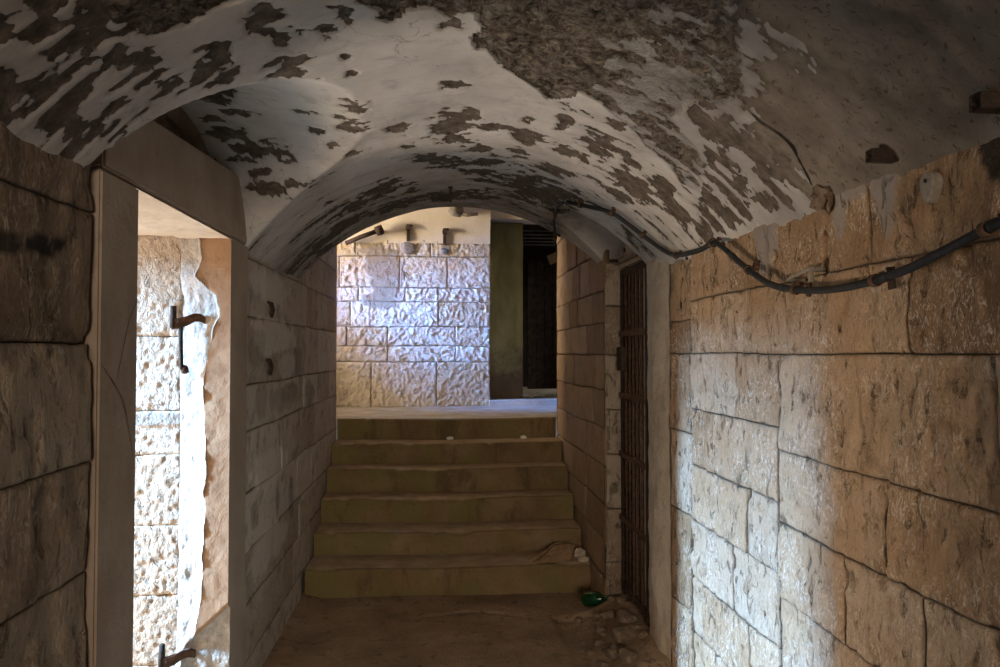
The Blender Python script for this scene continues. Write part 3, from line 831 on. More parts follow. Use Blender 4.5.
for i in range(6):
    y, z1 = SY[i], SZ[i]; z0 = SZ[i - 1] if i else -.03
    y2 = (SY[i + 1] + .06) if i < 5 else YTOP + .02
    r = .016; prof = [(y + .008, z0 - .03), (y + .008, z0 + .0), (y + .006, z0 + .02)]
    for q in np.linspace(z0 + .05, z1 - .035, 6): prof.append((y + .004, q))
    for t in np.linspace(0, PI / 2, 7): prof.append((y - .004 + r - r * math.cos(t), z1 - r + r * math.sin(t)))
    for q in np.linspace(y + .04, y2, 9): prof.append((q, z1))
    pr = np.array(prof); xs = np.linspace(XL + .012, XS - .012, 130)
    A, B = np.meshgrid(xs, np.arange(len(pr)), indexing='ij')
    py, pz = pr[B, 0], pr[B, 1]
    nose = np.exp(-((py - y) / .03) ** 2) * smooth(z1 - .05, z1 - .01, pz)
    chip = smooth(.58, .78, fbm(A * 7, A * 0 + i * 3.3, 140 + i, 3)) * .02
    if i == 2: chip = chip + .016 * smooth(-.55, -.4, A) * smooth(.35, .2, A)
    wn = .005 * (fbm(A * 9, B * .6, 150 + i, 3) - .5)
    P = np.stack([A, py + wn + nose * chip * .8, pz - nose * chip - .012 * np.exp(-((A - .05) / .45) ** 2) * smooth(z1 - .03, z1, pz) + .004 * (fbm(A * 8, py * 8, 160 + i, 3) - .5)], -1)
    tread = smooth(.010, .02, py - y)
    vv = [P.reshape(-1, 3)]; ff = [grid_faces(130, len(pr))]
    # back and underside so that each step is a solid block
    bk = np.stack([xs, np.full(130, y2), np.full(130, z0 - .03)], 1); nb = len(vv[0])
    vv.append(bk); last = np.arange(130) * len(pr) + len(pr) - 1; first = np.arange(130) * len(pr)
    q1 = np.stack([last[:-1], last[1:], nb + np.arange(1, 130), nb + np.arange(129)], 1)
    q2 = np.stack([nb + np.arange(129), nb + np.arange(1, 130), first[1:], first[:-1]], 1)
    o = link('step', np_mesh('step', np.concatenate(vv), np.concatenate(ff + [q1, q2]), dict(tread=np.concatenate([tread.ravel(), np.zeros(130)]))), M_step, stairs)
    o.matrix_parent_inverse = Matrix.Translation(stairs.location).inverted()
    if i == 2: o['label'] = 'step with a crumbled nosing'
    if i == 5: o['label'] = 'top step at the edge of the landing'

# landing
k = NT('landing_stone'); c = k.ramp(k.noise(4, 6, .65), [(.3, (.30, .26, .21)), (.6, (.46, .41, .35)), (.8, (.55, .5, .44))])
c = k.mix(k.rng(k.noise(16, 4), .55, .7, 0, .5), c, (.22, .17, .12))
M_land = k.finish(c, k.bump(k.noise(40, 4), .006), .8)
plane_grid('floor_landing', lambda U, V, H: np.stack([U, V, ZLAND - .004 + H], 1), -3.2, 3.2, YTOP - .01, YBACK + .05, .04, .004, M_land, 9, 5)

# ------------------------------------------------------------------ cross corridor at the head of the stairs
bk = []
XB0, XB1 = -3.2, .52
bk += course(2.563, 2.745, [-3.2, -2.4, -1.75, -1.13, -.87, -.10, XB1])
bk += course(2.236, 2.563, [-3.2, -2.3, -1.6, -1.03, -.42, .075, XB1]) 
bk += course(2.09, 2.236, [-3.2, -1.9, -1.1, -.84, -.36, -.02, XB1])
bk += course(1.83, 2.09, [-3.2, -2.2, -1.5, -.92, -.02, XB1])
bk += course(1.63, 1.83, [-3.2, -1.8, -.96, -.54, .16, XB1])
bk += course(1.466, 1.63, [-3.2, -2.3, -1.4, -.54, .16, XB1])
bk += course(1.0, 1.466, [-3.2, -2.1, -1.4, -.706, -.03, XB1])
bk += course(1.0, 1.9, [1.5, 2.2, 3.2]) + course(1.9, 2.75, [1.5, 2.4, 3.2])
def relief_back(U, V):
    w = 2.2 * fbm(U * 8, V * 8, 201, 2)
    a = np.abs(fbm(U * 27 + w, V * 27 - w, 202, 3) - .5)
    return .046 * a + .012 * (fbm(U * 50, V * 50, 203, 2) - .5)
patch = [(-.62, 2.50, .20, .22, 1), (-.56, 2.25, .17, .20, 1), (-.62, 2.10, .18, .09, 1), (-.50, 2.40, .14, .15, 1), (-.72, 2.62, .12, .08, .9), (-.33, 2.655, .07, .05, 1), (.05, 2.65, .05, .05, .8)]
wall('wall_back', masonry(bk, face_y(YBACK, -1), .011, .004, relief_back, 71, .004, [(XB0, XB1, .98, 2.8), (1.5, 3.2, .98, 2.8)], smear=patch, edge=.012), M_back)
# plastered cove over the end wall, running into a flat ceiling
pr = [(YBACK - .01, 2.70)] + [(6.95 + .74 * math.cos(t), 2.72 + .60 * math.sin(t)) for t in np.linspace(0, PI / 2, 18)] + [(y, 3.32) for y in np.linspace(6.9, 4.4, 20)]
pr = np.array(pr); xs = np.linspace(-3.2, .52, 90)
def cove(xs):
    A, B = np.meshgrid(xs, np.arange(len(pr)), indexing='ij')
    n = .012 * (fbm(A * 5, B * .4, 210, 4) - .5)
    return np.stack([A, pr[B, 0] + n, pr[B, 1] + n], -1).reshape(-1, 3), grid_faces(len(xs), len(pr)), {}
v, f, _ = merge_parts([cove(xs), cove(np.linspace(1.5, 3.2, 30))])
struct(link('ceiling_corridor', np_mesh('ceiling_corridor', v, f), M_cove))
# over the dark opening: lintel and flat ceiling
plane_grid('ceiling_corridor_flat', lambda U, V, H: np.stack([U, V, 3.32 + H], 1), .5, 1.52, 4.4, 8.0, .1, .004, M_cove)
plane_grid('wall_over_opening', face_y(YBACK, -1), .52, 1.5, 2.985, 3.35, .03, .004, M_cove, 12)
plane_grid('wall_corridor_front_left', face_y(YTOP, 1), -3.2, XL, .9, 3.35, .08, .008, M_stair, 13)
plane_grid('wall_corridor_front_right', face_y(YTOP, 1), XS, 3.2, .9, 3.35, .08, .008, M_stair, 14)
plane_grid('wall_opening_reveal', face_x(.52, 1), YBACK - .005, YBACK + .16, .98, 3.0, .03, .003, M_back, 15)
# sill under the opening
bm = bmesh.new(); add_box(bm, (1.01, YBACK + .12, 1.035), (1.0, .34, .075)); o = bm_obj('trim_sill', bm, M_land, bevel=.008); struct(o)
bm = bmesh.new(); add_box(bm, (1.01, YBACK + .16, 2.99), (1.0, .30, .05)); o = bm_obj('trim_opening_soffit', bm, M_cove, bevel=.006); struct(o)
# the unlit room beyond
plane_grid('floor_dark_room', lambda U, V, H: np.stack([U, V, 1.06 + H], 1), .3, 3.0, YBACK + .1, 11.0, .1, .01, M_land)
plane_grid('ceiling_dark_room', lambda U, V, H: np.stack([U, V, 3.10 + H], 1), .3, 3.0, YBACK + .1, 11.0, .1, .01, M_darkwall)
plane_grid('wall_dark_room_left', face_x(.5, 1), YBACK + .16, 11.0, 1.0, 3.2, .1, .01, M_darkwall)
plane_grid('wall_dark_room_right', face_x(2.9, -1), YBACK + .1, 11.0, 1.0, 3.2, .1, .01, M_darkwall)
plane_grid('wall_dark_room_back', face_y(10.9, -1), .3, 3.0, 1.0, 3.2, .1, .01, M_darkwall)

# ================================================================== things
def simple(name, col, col2, rough=.7, metal=0, amp=.002, sc=30, spec=.3, dark=None):
    k = NT(name); c = k.mix(k.rng(k.noise(sc, 5, .6), .35, .65), col, col2)
    if dark: c = k.mix(k.rng(k.noise(sc * 2.3, 4, .6), .55, .7, 0, .7), c, dark)
    return k.finish(c, k.bump(k.noise(sc * 4, 4, .6), amp), rough, metal, spec)
M_rust = simple('rusty_iron', (.075, .04, .025), (.16, .085, .05), .85, .2, .003, 40, .3, (.03, .02, .015))
M_rustd = simple('dark_rusty_iron', (.035, .025, .02), (.075, .045, .03), .8, .3, .003, 40, .3)
M_cable = simple('black_rubber_cable', (.009, .009, .010), (.02, .02, .021), .6, 0, .0006, 60, .35)
M_green_paint = simple('mouldy_green_plaster', (.13, .135, .06), (.20, .19, .10), .85, 0, .004, 7, .2, (.085, .085, .045))
M_wood = simple('dark_old_wood', (.03, .022, .016), (.06, .045, .033), .8, 0, .002, 18)
M_tan = simple('tan_board', (.42, .30, .16), (.50, .37, .21), .8, 0, .002, 14)
M_card = simple('brown_cardboard', (.26, .16, .085), (.34, .225, .13), .85, 0, .002, 25, .2)
M_paper = simple('dirty_crumpled_paper', (.46, .37, .28), (.56, .47, .38), .85, 0, .002, 30, .2)
M_litter = simple('white_litter', (.62, .60, .56), (.74, .72, .69), .8, 0, .002, 30, .2)
M_stone_bit = simple('broken_stone', (.15, .105, .07), (.25, .18, .125), .95, 0, .006, 20, .2, (.09, .06, .04))
M_oldmetal = simple('grey_weathered_metal', (.24, .20, .155), (.33, .28, .225), .8, .2, .003, 40)
M_mortarlump = simple('grey_mortar', (.20, .18, .16), (.28, .26, .235), .95, 0, .006, 30, .15)

# ---- iron gate
gate = empty('iron_gate', (1.10, 4.14, .10)); tag(gate, 'rusty barred iron gate in the low opening right of the stairs', 'gate')
def gp(name, mat, parts, bevel=.0025, parent=gate):
    bm = bmesh.new()
    for c, s in parts: add_box(bm, c, s)
    o = bm_obj(name, bm, mat, parent, bevel=bevel); 
    o.matrix_parent_inverse = Matrix.Translation(parent.location).inverted(); return o
g0, g1, zb, zt = 3.855, 4.425, .12, 2.065
gp('frame', M_rustd, [((1.10, g0 + .0175, (zb + zt) / 2), (.012, .035, zt - zb)), ((1.10, g1 - .02, (zb + zt) / 2), (.012, .04, zt - zb)), ((1.10, (g0 + g1) / 2, zt - .02), (.014, g1 - g0, .04)), ((1.10, (g0 + g1) / 2, zb + .06), (.014, g1 - g0, .04))])
for i in range(5):
    y = g0 + .035 + (g1 - g0 - .075) * (i + 1) / 6
    bm = bmesh.new(); add_tube(bm, [(1.10 + .003 * math.sin(i * 2), y, zb + .03), (1.10, y + .002, 1.1), (1.10, y, zt - .03)], .0095, 10)
    o = bm_obj('bar', bm, M_rust, gate, True); o.matrix_parent_inverse = Matrix.Translation(gate.location).inverted()
for z in (1.68, 1.31, .96, .58):
    gp('cross_rail', M_rust, [((1.087, (g0 + g1) / 2, z), (.009, g1 - g0 - .01, .034))])
lb = gp('lock_box', M_rustd, [((1.082, g1 - .075, 1.53), (.03, .11, .14))])
bm = bmesh.new(); add_tube(bm, [(1.066, g1 - .085, 1.54), (1.045, g1 - .085, 1.54), (1.038, g1 - .10, 1.54), (1.038, g1 - .15, 1.535)], .007, 8)
o = bm_obj('handle', bm, M_rustd, lb, True); o.matrix_parent_inverse = Matrix.Translation(gate.location).inverted()

# ---- black cable along the right wall
cab = spline(CABLE, 7)
bm = bmesh.new(); add_tube(bm, cab, .0105, 12)
for w in (9, 31, 52, 66):        # tape bands
    add_tube(bm, cab[w:w + 2], .0117, 12)
cable = bm_obj('power_cable', bm, M_cable, None, True)
tag(cable, 'thick black cable sagging along the top of the right wall', 'cable')
THIN2 = [CABLE[-1], (.640, 3.80, 2.350), (.632, 3.93, 2.352), (.640, 4.05, 2.345), (.662, 4.27, 2.333), (.70, 4.46, 2.30), (.715, 4.56, 2.265), (.725, 4.60, 2.235)]
THIN2 = [(x, y, min(z, ceil_at(x, y) - .012)) for x, y, z in THIN2]
bm = bmesh.new(); add_tube(bm, spline(THIN2[1:], 6), .0075, 10)
t = bm_obj('thin_cable', bm, M_cable, None, True)
tag(t, 'thin dark cable end curling over the rim of the vault', 'cable')

# ---- clamps that carry it
def nearest(p):
    i = min(range(len(cab)), key=lambda k: (cab[k] - Vector(p)).length)
    return cab[i], (cab[min(i + 1, len(cab) - 1)] - cab[max(i - 1, 0)]).normalized()
def clamp(p, nrm, length, label, path=None, group='rusty cable clamps', r=.0125, kink=0):
    """ring round the cable, stem into the masonry, foot plate"""
    c, t = nearest(p) if path is None else path
    nrm = Vector(nrm).normalized()          # from the masonry towards the room
    n = (nrm - t * nrm.dot(t)).normalized(); b = t.cross(n)
    root = empty('cable_clamp', c)
    bm = bmesh.new(); rings = []
    for w in (-.008, .008):
        for rr_ in (r, r + .0035):
            rings.append([bm.verts.new(t * w + (n * math.cos(2 * PI * i / 16) + b * math.sin(2 * PI * i / 16)) * rr_) for i in range(16)])
    order = [0, 1, 3, 2]
    for a_, b_ in zip(order, order[1:] + order[:1]):
        for i in range(16):
            bm.faces.new((rings[a_][i], rings[a_][(i + 1) % 16], rings[b_][(i + 1) % 16], rings[b_][i]))
    bm_obj('ring', bm, M_rust, root, True)
    rot = Matrix((b, n, t)).transposed() if False else Matrix([[t.x, b.x, n.x], [t.y, b.y, n.y], [t.z, b.z, n.z]])
    bm = bmesh.new()
    add_box(bm, -n * (length / 2 + r * .8), (.014, .006, length - r * 1.2), rot)
    add_box(bm, -n * (length / 2 + r * .8) + b * .016, (.014, .006, length - r * 1.2), rot)
    add_box(bm, -n * (r + .006) + b * .008, (.018, .030, .005), rot)
    bm_obj('stem', bm, M_rust, root, bevel=.001)
    bm = bmesh.new(); add_box(bm, -n * (length - .001) + b * (.006 + kink), (.026, .055, .006), rot); add_box(bm, -n * (length - .006) + b * (.03 + kink), (.008, .008, .012), rot)
    bm_obj('foot_plate', bm, M_rustd, root, bevel=.001)
    tag(root, label, 'clamp', group)
    return root
W = (-1, 0, 0)
clamp((1.075, 1.377, 1.811), W, .044, 'dark rusty clamp on the black cable, first one from the viewer')
clamp((1.075, 1.754, 1.749), W, .044, 'rusty clamp under the lowest sag of the cable, second from the viewer')
clamp((1.075, 2.165, 1.758), W, .044, 'rusty clamp beside the short broken rod on the right wall')
clamp((1.075, 2.516, 1.862), W, .044, 'rusty clamp on the steep stretch of the cable below its peak')
clamp((1.075, 2.838, 2.001), W, .044, 'large rusty clamp at the peak of the cable under the vault edge', r=.0145)
clamp((1.07, 3.284, 2.006), W, .05, 'rusty clamp in the dip of the cable above the plastered pier')
def vault_normal(x, y):
    e = .03
    gx = (float(ceiling_z(np.array(x + e), np.array(y))) - float(ceiling_z(np.array(x - e), np.array(y)))) / (2 * e)
    return Vector((gx, 0, -1)).normalized()
for p, lab in (((.822, 3.483, 2.237), 'rusty clamp midway on the cable run across the vault'), ((.967, 3.45, 2.13), 'rusty clamp low on the cable run across the vault, above the pier'), ((.70, 3.65, 2.31), 'rusty clamp at the upper end of the cable on the vault')):
    clamp(p, vault_normal(p[0], p[1]), .042, lab)
tp = spline(THIN2[1:], 6)
for i, lab in ((14, 'small rusty clip on the thin cable at its bend'), (28, 'small rusty clip on the thin cable beside the arch rim')):
    q = tp[i]; clamp(q, vault_normal(q.x, q.y), .03, lab, (q, (tp[i + 1] - tp[i - 1]).normalized()), 'clips of the thin cable', r=.009)

# ---- other iron left in the right wall
bm = bmesh.new(); add_tube(bm, [(1.085, 2.235, 1.795), (1.08, 2.19, 1.803), (1.08, 2.10, 1.812), (1.088, 2.075, 1.815)], .006, 8)
add_tube(bm, [(1.082, 2.09, 1.813), (1.13, 2.085, 1.813)], .008, 8); add_tube(bm, [(1.085, 2.225, 1.797), (1.13, 2.225, 1.797)], .007, 8)
add_box(bm, (1.085, 2.085, 1.80), (.012, .012, .05))
o = bm_obj('wall_rod', bm, M_oldmetal, None, True); tag(o, 'short pale metal rod pinned to the right wall above the cable sag', 'rod')
pl = empty('wall_plate', (XR - .006, 1.590, 1.955)); tag(pl, 'grey teardrop plate with one hole on the right wall', 'plate')
bm = bmesh.new(); ring = []
for i in range(32):
    a = 2 * PI * i / 32; w = .030 * (1 - .25 * math.sin(a - PI / 2) * .0)
    yy_, zz_ = .022 * math.cos(a), .022 * math.sin(a)
    if zz_ < 0: yy_ *= (1 + zz_ * 13); zz_ *= 1.9
    ring.append((yy_, zz_))
f0 = [bm.verts.new((-.014, y, z)) for y, z in ring]; f1 = [bm.verts.new((-.011, y * 1.12, z * 1.1)) for y, z in ring]; f2 = [bm.verts.new((.012, y * 1.2, z * 1.15)) for y, z in ring]
bm.faces.new(f0); bm.faces.new(f2[::-1])
for A_, B_ in ((f0, f1), (f1, f2)):
    for i in range(32): bm.faces.new((A_[i], B_[i], B_[(i + 1) % 32], A_[(i + 1) % 32]))
bm_obj('plate', bm, M_oldmetal, pl)
bm = bmesh.new(); add_tube(bm, [(-.0165, 0, .004), (-.010, 0, .004)], .0045, 12); bm_obj('hole', bm, M_void, pl)
def socket(y, z, s, label, seed, x=1.075):
    r = empty('iron_socket', (x, y, z)); tag(r, label, 'socket', 'iron sockets under the vault')
    bm = bmesh.new(); 
    prof = [(-.035, .8), (-.042, .95), (-.03, 1.0), (.05, 1.05)]
    rings = []
    for dx_, k_ in prof:
        rings.append([bm.verts.new((dx_, s * k_ * (1 + .12 * mnoise.noise((i * .9, seed, dx_ * 20))) * max(-.8, min(.8, 1.15 * math.cos(2 * PI * i / 20))), s * k_ * max(-.8, min(.8, 1.15 * math.sin(2 * PI * i / 20))))) for i in range(20)])
    for a_, b_ in zip(rings, rings[1:]):
        for i in range(20): bm.faces.new((a_[i], b_[i], b_[(i + 1) % 20], a_[(i + 1) % 20]))
    bm.faces.new(rings[0])
    bm_obj('body', bm, M_rustd, r)
    bm = bmesh.new(); add_tube(bm, [(-.037, .3 * s, -.1 * s), (-.044, .32 * s, -.12 * s)], .2 * s, 10); bm_obj('stub', bm, M_rustd, r, True)
socket(1.70, 2.045, .019, 'dark square iron socket above the teardrop plate', 3)
socket(1.345, 2.055, .021, 'dark iron socket under the vault at the right edge of the picture', 5)
# lumps of mortar that hold the broken vault edge
for y, z, s, lab in ((2.05, 2.015, (.03, .05, .045), 'dark crumbled mortar lump at the lower end of the vault crack'),):
    bm = bmesh.new(); add_lump(bm, (1.105, y, z), s, 4, 4, .8, 2.8); o = bm_obj('mortar_lump', bm, M_stone_bit, None, True); tag(o, lab, 'mortar')

# ---- hinge pins in the doorway
def pintle(loc, label, strap, seed, tilt=0):
    r = empty('iron_hinge_pin', loc); tag(r, label, 'hinge', 'old hinge pins of the doorway')
    r.rotation_euler = (0, 0, tilt)
    bm = bmesh.new(); add_tube(bm, [(-.030, -.012, -.028), (-.030, -.012, .012), (-.030, -.012, .062)], .0125, 12, rad=[.014, .0125, .0115]); bm_obj('pin', bm, M_rustd, r, True)
    bm = bmesh.new()
    P = [(-.036, -.012, -.008), (-.01, -.012, -.006), (.022, -.006, .004), (.048, .004, .018), (.068, .016, .018), (.085, .034, .004)]
    prev = None
    for i, p in enumerate(P):
        h = .026 - .002 * i; w = .010
        cur = [bm.verts.new((p[0], p[1] - w, p[2] - h)), bm.verts.new((p[0], p[1] + w, p[2] - h)), bm.verts.new((p[0], p[1] + w, p[2] + h * .75)), bm.verts.new((p[0], p[1] - w, p[2] + h * .75))]
        if prev:
            for q in range(4): bm.faces.new((prev[q], prev[(q + 1) % 4], cur[(q + 1) % 4], cur[q]))
        else: bm.faces.new(cur)
        prev = cur
    bm.faces.new(prev[::-1]); bm_obj('arm', bm, M_rust, r, bevel=.003)
    if strap:
        bm = bmesh.new(); add_tube(bm, [(.000, -.014, -.025), (.002, -.016, -.10), (.004, -.014, -.175), (.006, -.012, -.195)], .0085, 8); bm_obj('hanging_bar', bm, M_rustd, r, True)
        bm = bmesh.new(); add_lump(bm, (.014, -.008, -.195), (.020, .014, .020), seed, 2, .35); bm_obj('end_lump', bm, M_rust, r, True)
pintle((XL - .182, 3.105, 1.695), 'rusty hinge pin with a hanging bar high on the bright door jamb', True, 2)
pintle((XL - .205, 3.085, .345), 'rusty hinge pin low on the bright door jamb', False, 6)

# ---- staples in the inner left wall
def staple(y, z, label):
    bm = bmesh.new()
    for dy in (-.022, .022): add_tube(bm, [(XL - .01, y + dy, z + .02), (XL + .012, y + dy, z + .012), (XL + .020, y + dy * .9, z - .02), (XL + .016, y + dy * .8, z - .045)], .008, 8)
    add_tube(bm, [(XL + .016, y - .018, z - .045), (XL + .017, y, z - .056), (XL + .016, y + .018, z - .045)], .008, 8)
    o = bm_obj('iron_staple', bm, M_rustd, None, True); tag(o, label, 'staple', 'staples in the inner left wall')
staple(3.82, 1.805, 'upper of two dark iron staples in the left wall past the doorway')
staple(3.80, 1.515, 'lower of two dark iron staples in the left wall past the doorway')
# ---- rod hanging from the vault
zc = ceil_at(.055, 4.05)
bm = bmesh.new(); add_tube(bm, [(.055, 4.05, zc + .03), (.055, 4.05, zc - .03), (.056, 4.052, zc - .085)], .007, 10, rad=[.008, .0075, .0055])
add_tube(bm, [(.055, 4.05, zc + .004), (.055, 4.05, zc - .008)], .014, 10)
o = bm_obj('ceiling_rod', bm, M_rustd, None, True); tag(o, 'short iron rod hanging from the crown of the vault before the arch', 'rod')

# ---- bits on the end wall
def wall_bracket(x, z, label, rs):
    r = empty('wall_bracket', (x, YBACK - .02, z)); tag(r, label, 'bracket', 'iron brackets on the end wall')
    bm = bmesh.new(); add_box(bm, (0, -.01, .0), (.03, .03, .15)); add_box(bm, (0, -.04, .055), (.045, .08, .035)); add_box(bm, (0.015, -.02, .085), (.06, .05, .018)); bm_obj('bar', bm, M_rustd, r, bevel=.003)
    bm = bmesh.new(); add_lump(bm, (0, .012, -.14), (rs, .030, rs * .85), 3 + x, 3, .18); bm_obj('mortar_pad', bm, M_mortarlump, r, True)
wall_bracket(-.33, 2.79, 'dark iron bracket over a round mortar pad on the end wall', .085)
wall_bracket(.045, 2.755, 'dark iron bracket nearest the green pillar on the end wall', .045)
pp = empty('broken_pipe', (-.70, YBACK - .10, 2.78)); tag(pp, 'dark broken pipe lying along the top of the end wall by the arch', 'pipe')
bm = bmesh.new(); add_tube(bm, [(-.26, .03, -.10), (-.1, .0, -.035), (.06, -.02, .02)], .024, 12); bm_obj('pipe', bm, M_rustd, pp, True)
bm = bmesh.new(); add_tube(bm, [(.05, -.025, .015), (.115, -.035, .04)], .048, 14); bm_obj('collar', bm, M_rustd, pp, True)
bm = bmesh.new(); add_tube(bm, [(.085, -.03, .03), (.09, .03, .02), (.09, .12, .01)], .02, 8); bm_obj('wall_mount', bm, M_rustd, pp, True)
pp = empty('pipe_stub', (.19, YBACK - .20, 2.985)); tag(pp, 'pale mortar lump with a pipe stub high on the cove above the end wall', 'pipe')
bm = bmesh.new(); add_lump(bm, (-.03, .0, .02), (.085, .08, .065), 5, 3, .3); bm_obj('mortar_lump', bm, M_mortarlump, pp, True)
bm = bmesh.new(); add_tube(bm, [(.0, .0, .0), (.09, -.01, -.02), (.19, .0, -.01)], .028, 10, rad=[.03, .024, .016]); bm_obj('stub', bm, M_oldmetal, pp, True)

# ---- green pillar, dark leaf and boards in the opening on the right of the end wall
px0, px1 = .535, .885
ua = np.linspace(0, 1, 26); va = np.linspace(1.073, 2.955, 120)
def pillar_face(fx, n):
    A, B = np.meshgrid(np.linspace(0, 1, n), va, indexing='ij')
    X_, Y_ = fx(A)
    nn = .007 * (fbm(A * 5 + X_ * 9, B * 6, 301, 4) - .5)
    return np.stack([X_ + nn, Y_ - nn, B], -1).reshape(-1, 3), grid_faces(n, len(va)), {}
f_ = [pillar_face(lambda a: (px0 + (px1 - px0) * a, 7.885 + 0 * a), 26), pillar_face(lambda a: (px1 + 0 * a, 7.885 + .30 * a), 20), pillar_face(lambda a: (px1 - (px1 - px0) * a, 8.185 + 0 * a), 20), pillar_face(lambda a: (px0 + 0 * a, 8.185 - .30 * a), 20)]
v, f, _ = merge_parts(f_)
k = NT('green_mouldy_pillar_paint'); sx = k.n('ShaderNodeSeparateXYZ'); k.t.links.new(k.co, sx.inputs[0])
c = k.ramp(k.noise(1, 5, .6, .3, k.mapping((6, 6, 2))), [(.3, (.17, .165, .075)), (.5, (.25, .24, .115)), (.72, (.34, .32, .18))])
lowm = k.rng(k.math('ADD', sx.outputs[2], k.math('MULTIPLY', k.noise(6, 5, .65), .9)), 2.12, 1.75)
c = k.mix(k.math('MULTIPLY', lowm, .8), c, (.075, .045, .035))
c = k.mix(k.rng(k.noise(1, 5, .7, .6, k.mapping((14, 14, 5))), .60, .68, 0, .7), c, (.24, .20, .14))
M_pillar = k.finish(c, k.bump(k.noise(30, 5), .006), .85)
o = link('pillar', np_mesh('pillar', v, f), M_pillar); tag(o, 'square green mouldy pillar with peeling foot at the dark opening', 'pillar')
lf_ = empty('door_leaf', (1.20, 8.6, 1.10)); tag(lf_, 'dark door leaf hanging ajar inside the opening at the end wall', 'door')
Rz = Matrix.Rotation(R_ if False else math.radians(8), 3, 'Z')
for i in range(4):
    bm = bmesh.new(); add_box(bm, Rz @ Vector((-.135 + i * .1005, 0, .79)), (.096, .035, 1.50), Rz); bm_obj('board', bm, M_wood, lf_, bevel=.004)
bm = bmesh.new(); add_box(bm, (.235, .03, .93), (.07, .06, 1.94)); bm_obj('hinge_post', bm, M_wood, lf_, bevel=.004)
for z in (.25, 1.3):
    bm = bmesh.new(); add_box(bm, Rz @ Vector((.015, -.03, z)), (.40, .025, .09), Rz); bm_obj('ledge', bm, M_wood, lf_, bevel=.004)
for i in range(5):
    bm = bmesh.new(); add_box(bm, (1.45, 8.15 + i * .26, 2.945 - .0 * i), (1.3, .10, .06)); o = bm_obj('ceiling_batten', bm, M_wood, None, bevel=.006)
    tag(o, ['first dark ceiling batten inside the opening, counted from the pillar side', 'second dark ceiling batten inside the opening', 'third dark ceiling batten inside the opening', 'fourth dark ceiling batten inside the opening', 'deepest dark ceiling batten inside the opening'][i], 'batten', 'battens under the dark room ceiling')
bm = bmesh.new(); add_box(bm, (1.33, 8.40, 2.66), (.20, .03, .11), Matrix.Rotation(math.radians(-24), 3, 'Y')); add_box(bm, (1.46, 8.40, 1.86), (.09, .028, 1.6))
o = bm_obj('tan_board', bm, M_tan, None, bevel=.004); tag(o, 'pale tan board at the top right of the dark opening', 'board')
for i, (x, y, s) in enumerate(((.96, 8.25, .06), (1.10, 8.45, .05), (1.22, 8.33, .04), (1.02, 8.2, .03), (1.30, 8.3, .045))):
    bm = bmesh.new(); add_lump(bm, (x, y, 1.066 + s * .35), (s, s * .8, s * .5), i + 20, 2, .3); o = bm_obj('rubble_stone', bm, M_litter, None); tag(o, ['largest pale stone on the floor of the dark opening', 'flat pale stone under the dark door leaf', 'small pale stone under the middle of the door leaf', 'tiny pale stone beside the foot of the pillar', 'pale stone at the right side of the dark opening'][i], 'stone', 'pale stones in the dark opening')  # pale lumps stand in for spots of light on the ground

# ---- litter on the steps
cb = empty('cardboard_sheet', (.795, 4.97, .195)); tag(cb, 'folded brown cardboard lying on the lowest step at the right', 'cardboard')
def sheet_obj(name, pts, mat, parent, th=.006):
    bm = bmesh.new(); vs = [[bm.verts.new(p) for p in row] for row in pts]
    for a_, b_ in zip(vs, vs[1:]):
        for i in range(len(a_) - 1): bm.faces.new((a_[i], a_[i + 1], b_[i + 1], b_[i]))
    o = bm_obj(name, bm, mat, parent); m = o.modifiers.new('thick', 'SOLIDIFY'); m.thickness = th; m.offset = 1
    return o
# two flaps folded to a low ridge
sheet_obj('front_flap', [[(-.17, -.14, .0), (-.06, -.145, .004), (.05, -.13, .002)], [(-.10, -.07, .022), (.0, -.08, .03), (.08, -.07, .028)], [(-.02, .03, .060), (.07, .02, .072), (.12, .01, .066)]], M_card, cb)
sheet_obj('back_flap', [[(-.20, -.10, .002), (-.12, -.05, .018), (-.04, .04, .058)], [(-.17, -.02, .012), (-.07, .03, .034), (.0, .08, .07)], [(-.10, .08, .006), (.0, .10, .03), (.10, .10, .055)]], M_card, cb)
def paper(name, loc, s, seed, label, mat, cat='paper', group=None):
    bm = bmesh.new(); r = bmesh.ops.create_icosphere(bm, subdivisions=4, radius=1)
    of = Vector((seed, seed * 2.3, 0))
    for v in r['verts']:
        d = v.co.normalized(); cr = abs(mnoise.noise(d * 2.2 + of)) * .9 + abs(mnoise.noise(d * 5 + of)) * .35
        q = d * (1.05 - cr)
        v.co = Vector((q.x * s[0], q.y * s[1], max(q.z, -.6) * s[2] + .6 * s[2]))
    o = bm_obj(name, bm, mat, None); o.location = loc; tag(o, label, cat, group); return o
paper('crumpled_paper', (.935, 4.93, .196), (.044, .046, .042), 2.0, 'larger crumpled paper ball beside the cardboard on the lowest step', M_paper)
paper('crumpled_paper', (.945, 4.852, .190), (.040, .026, .022), 5.0, 'small flat crumpled paper in front of the paper ball on the lowest step', M_paper)
paper('litter_scrap', (.085, 6.18, .842), (.034, .022, .018), 3.0, 'white scrap near the middle of the second highest step', M_litter, 'litter')
paper('litter_scrap', (.70, 6.20, .842), (.030, .02, .018), 7.0, 'white scrap at the right of the second highest step', M_litter, 'litter')

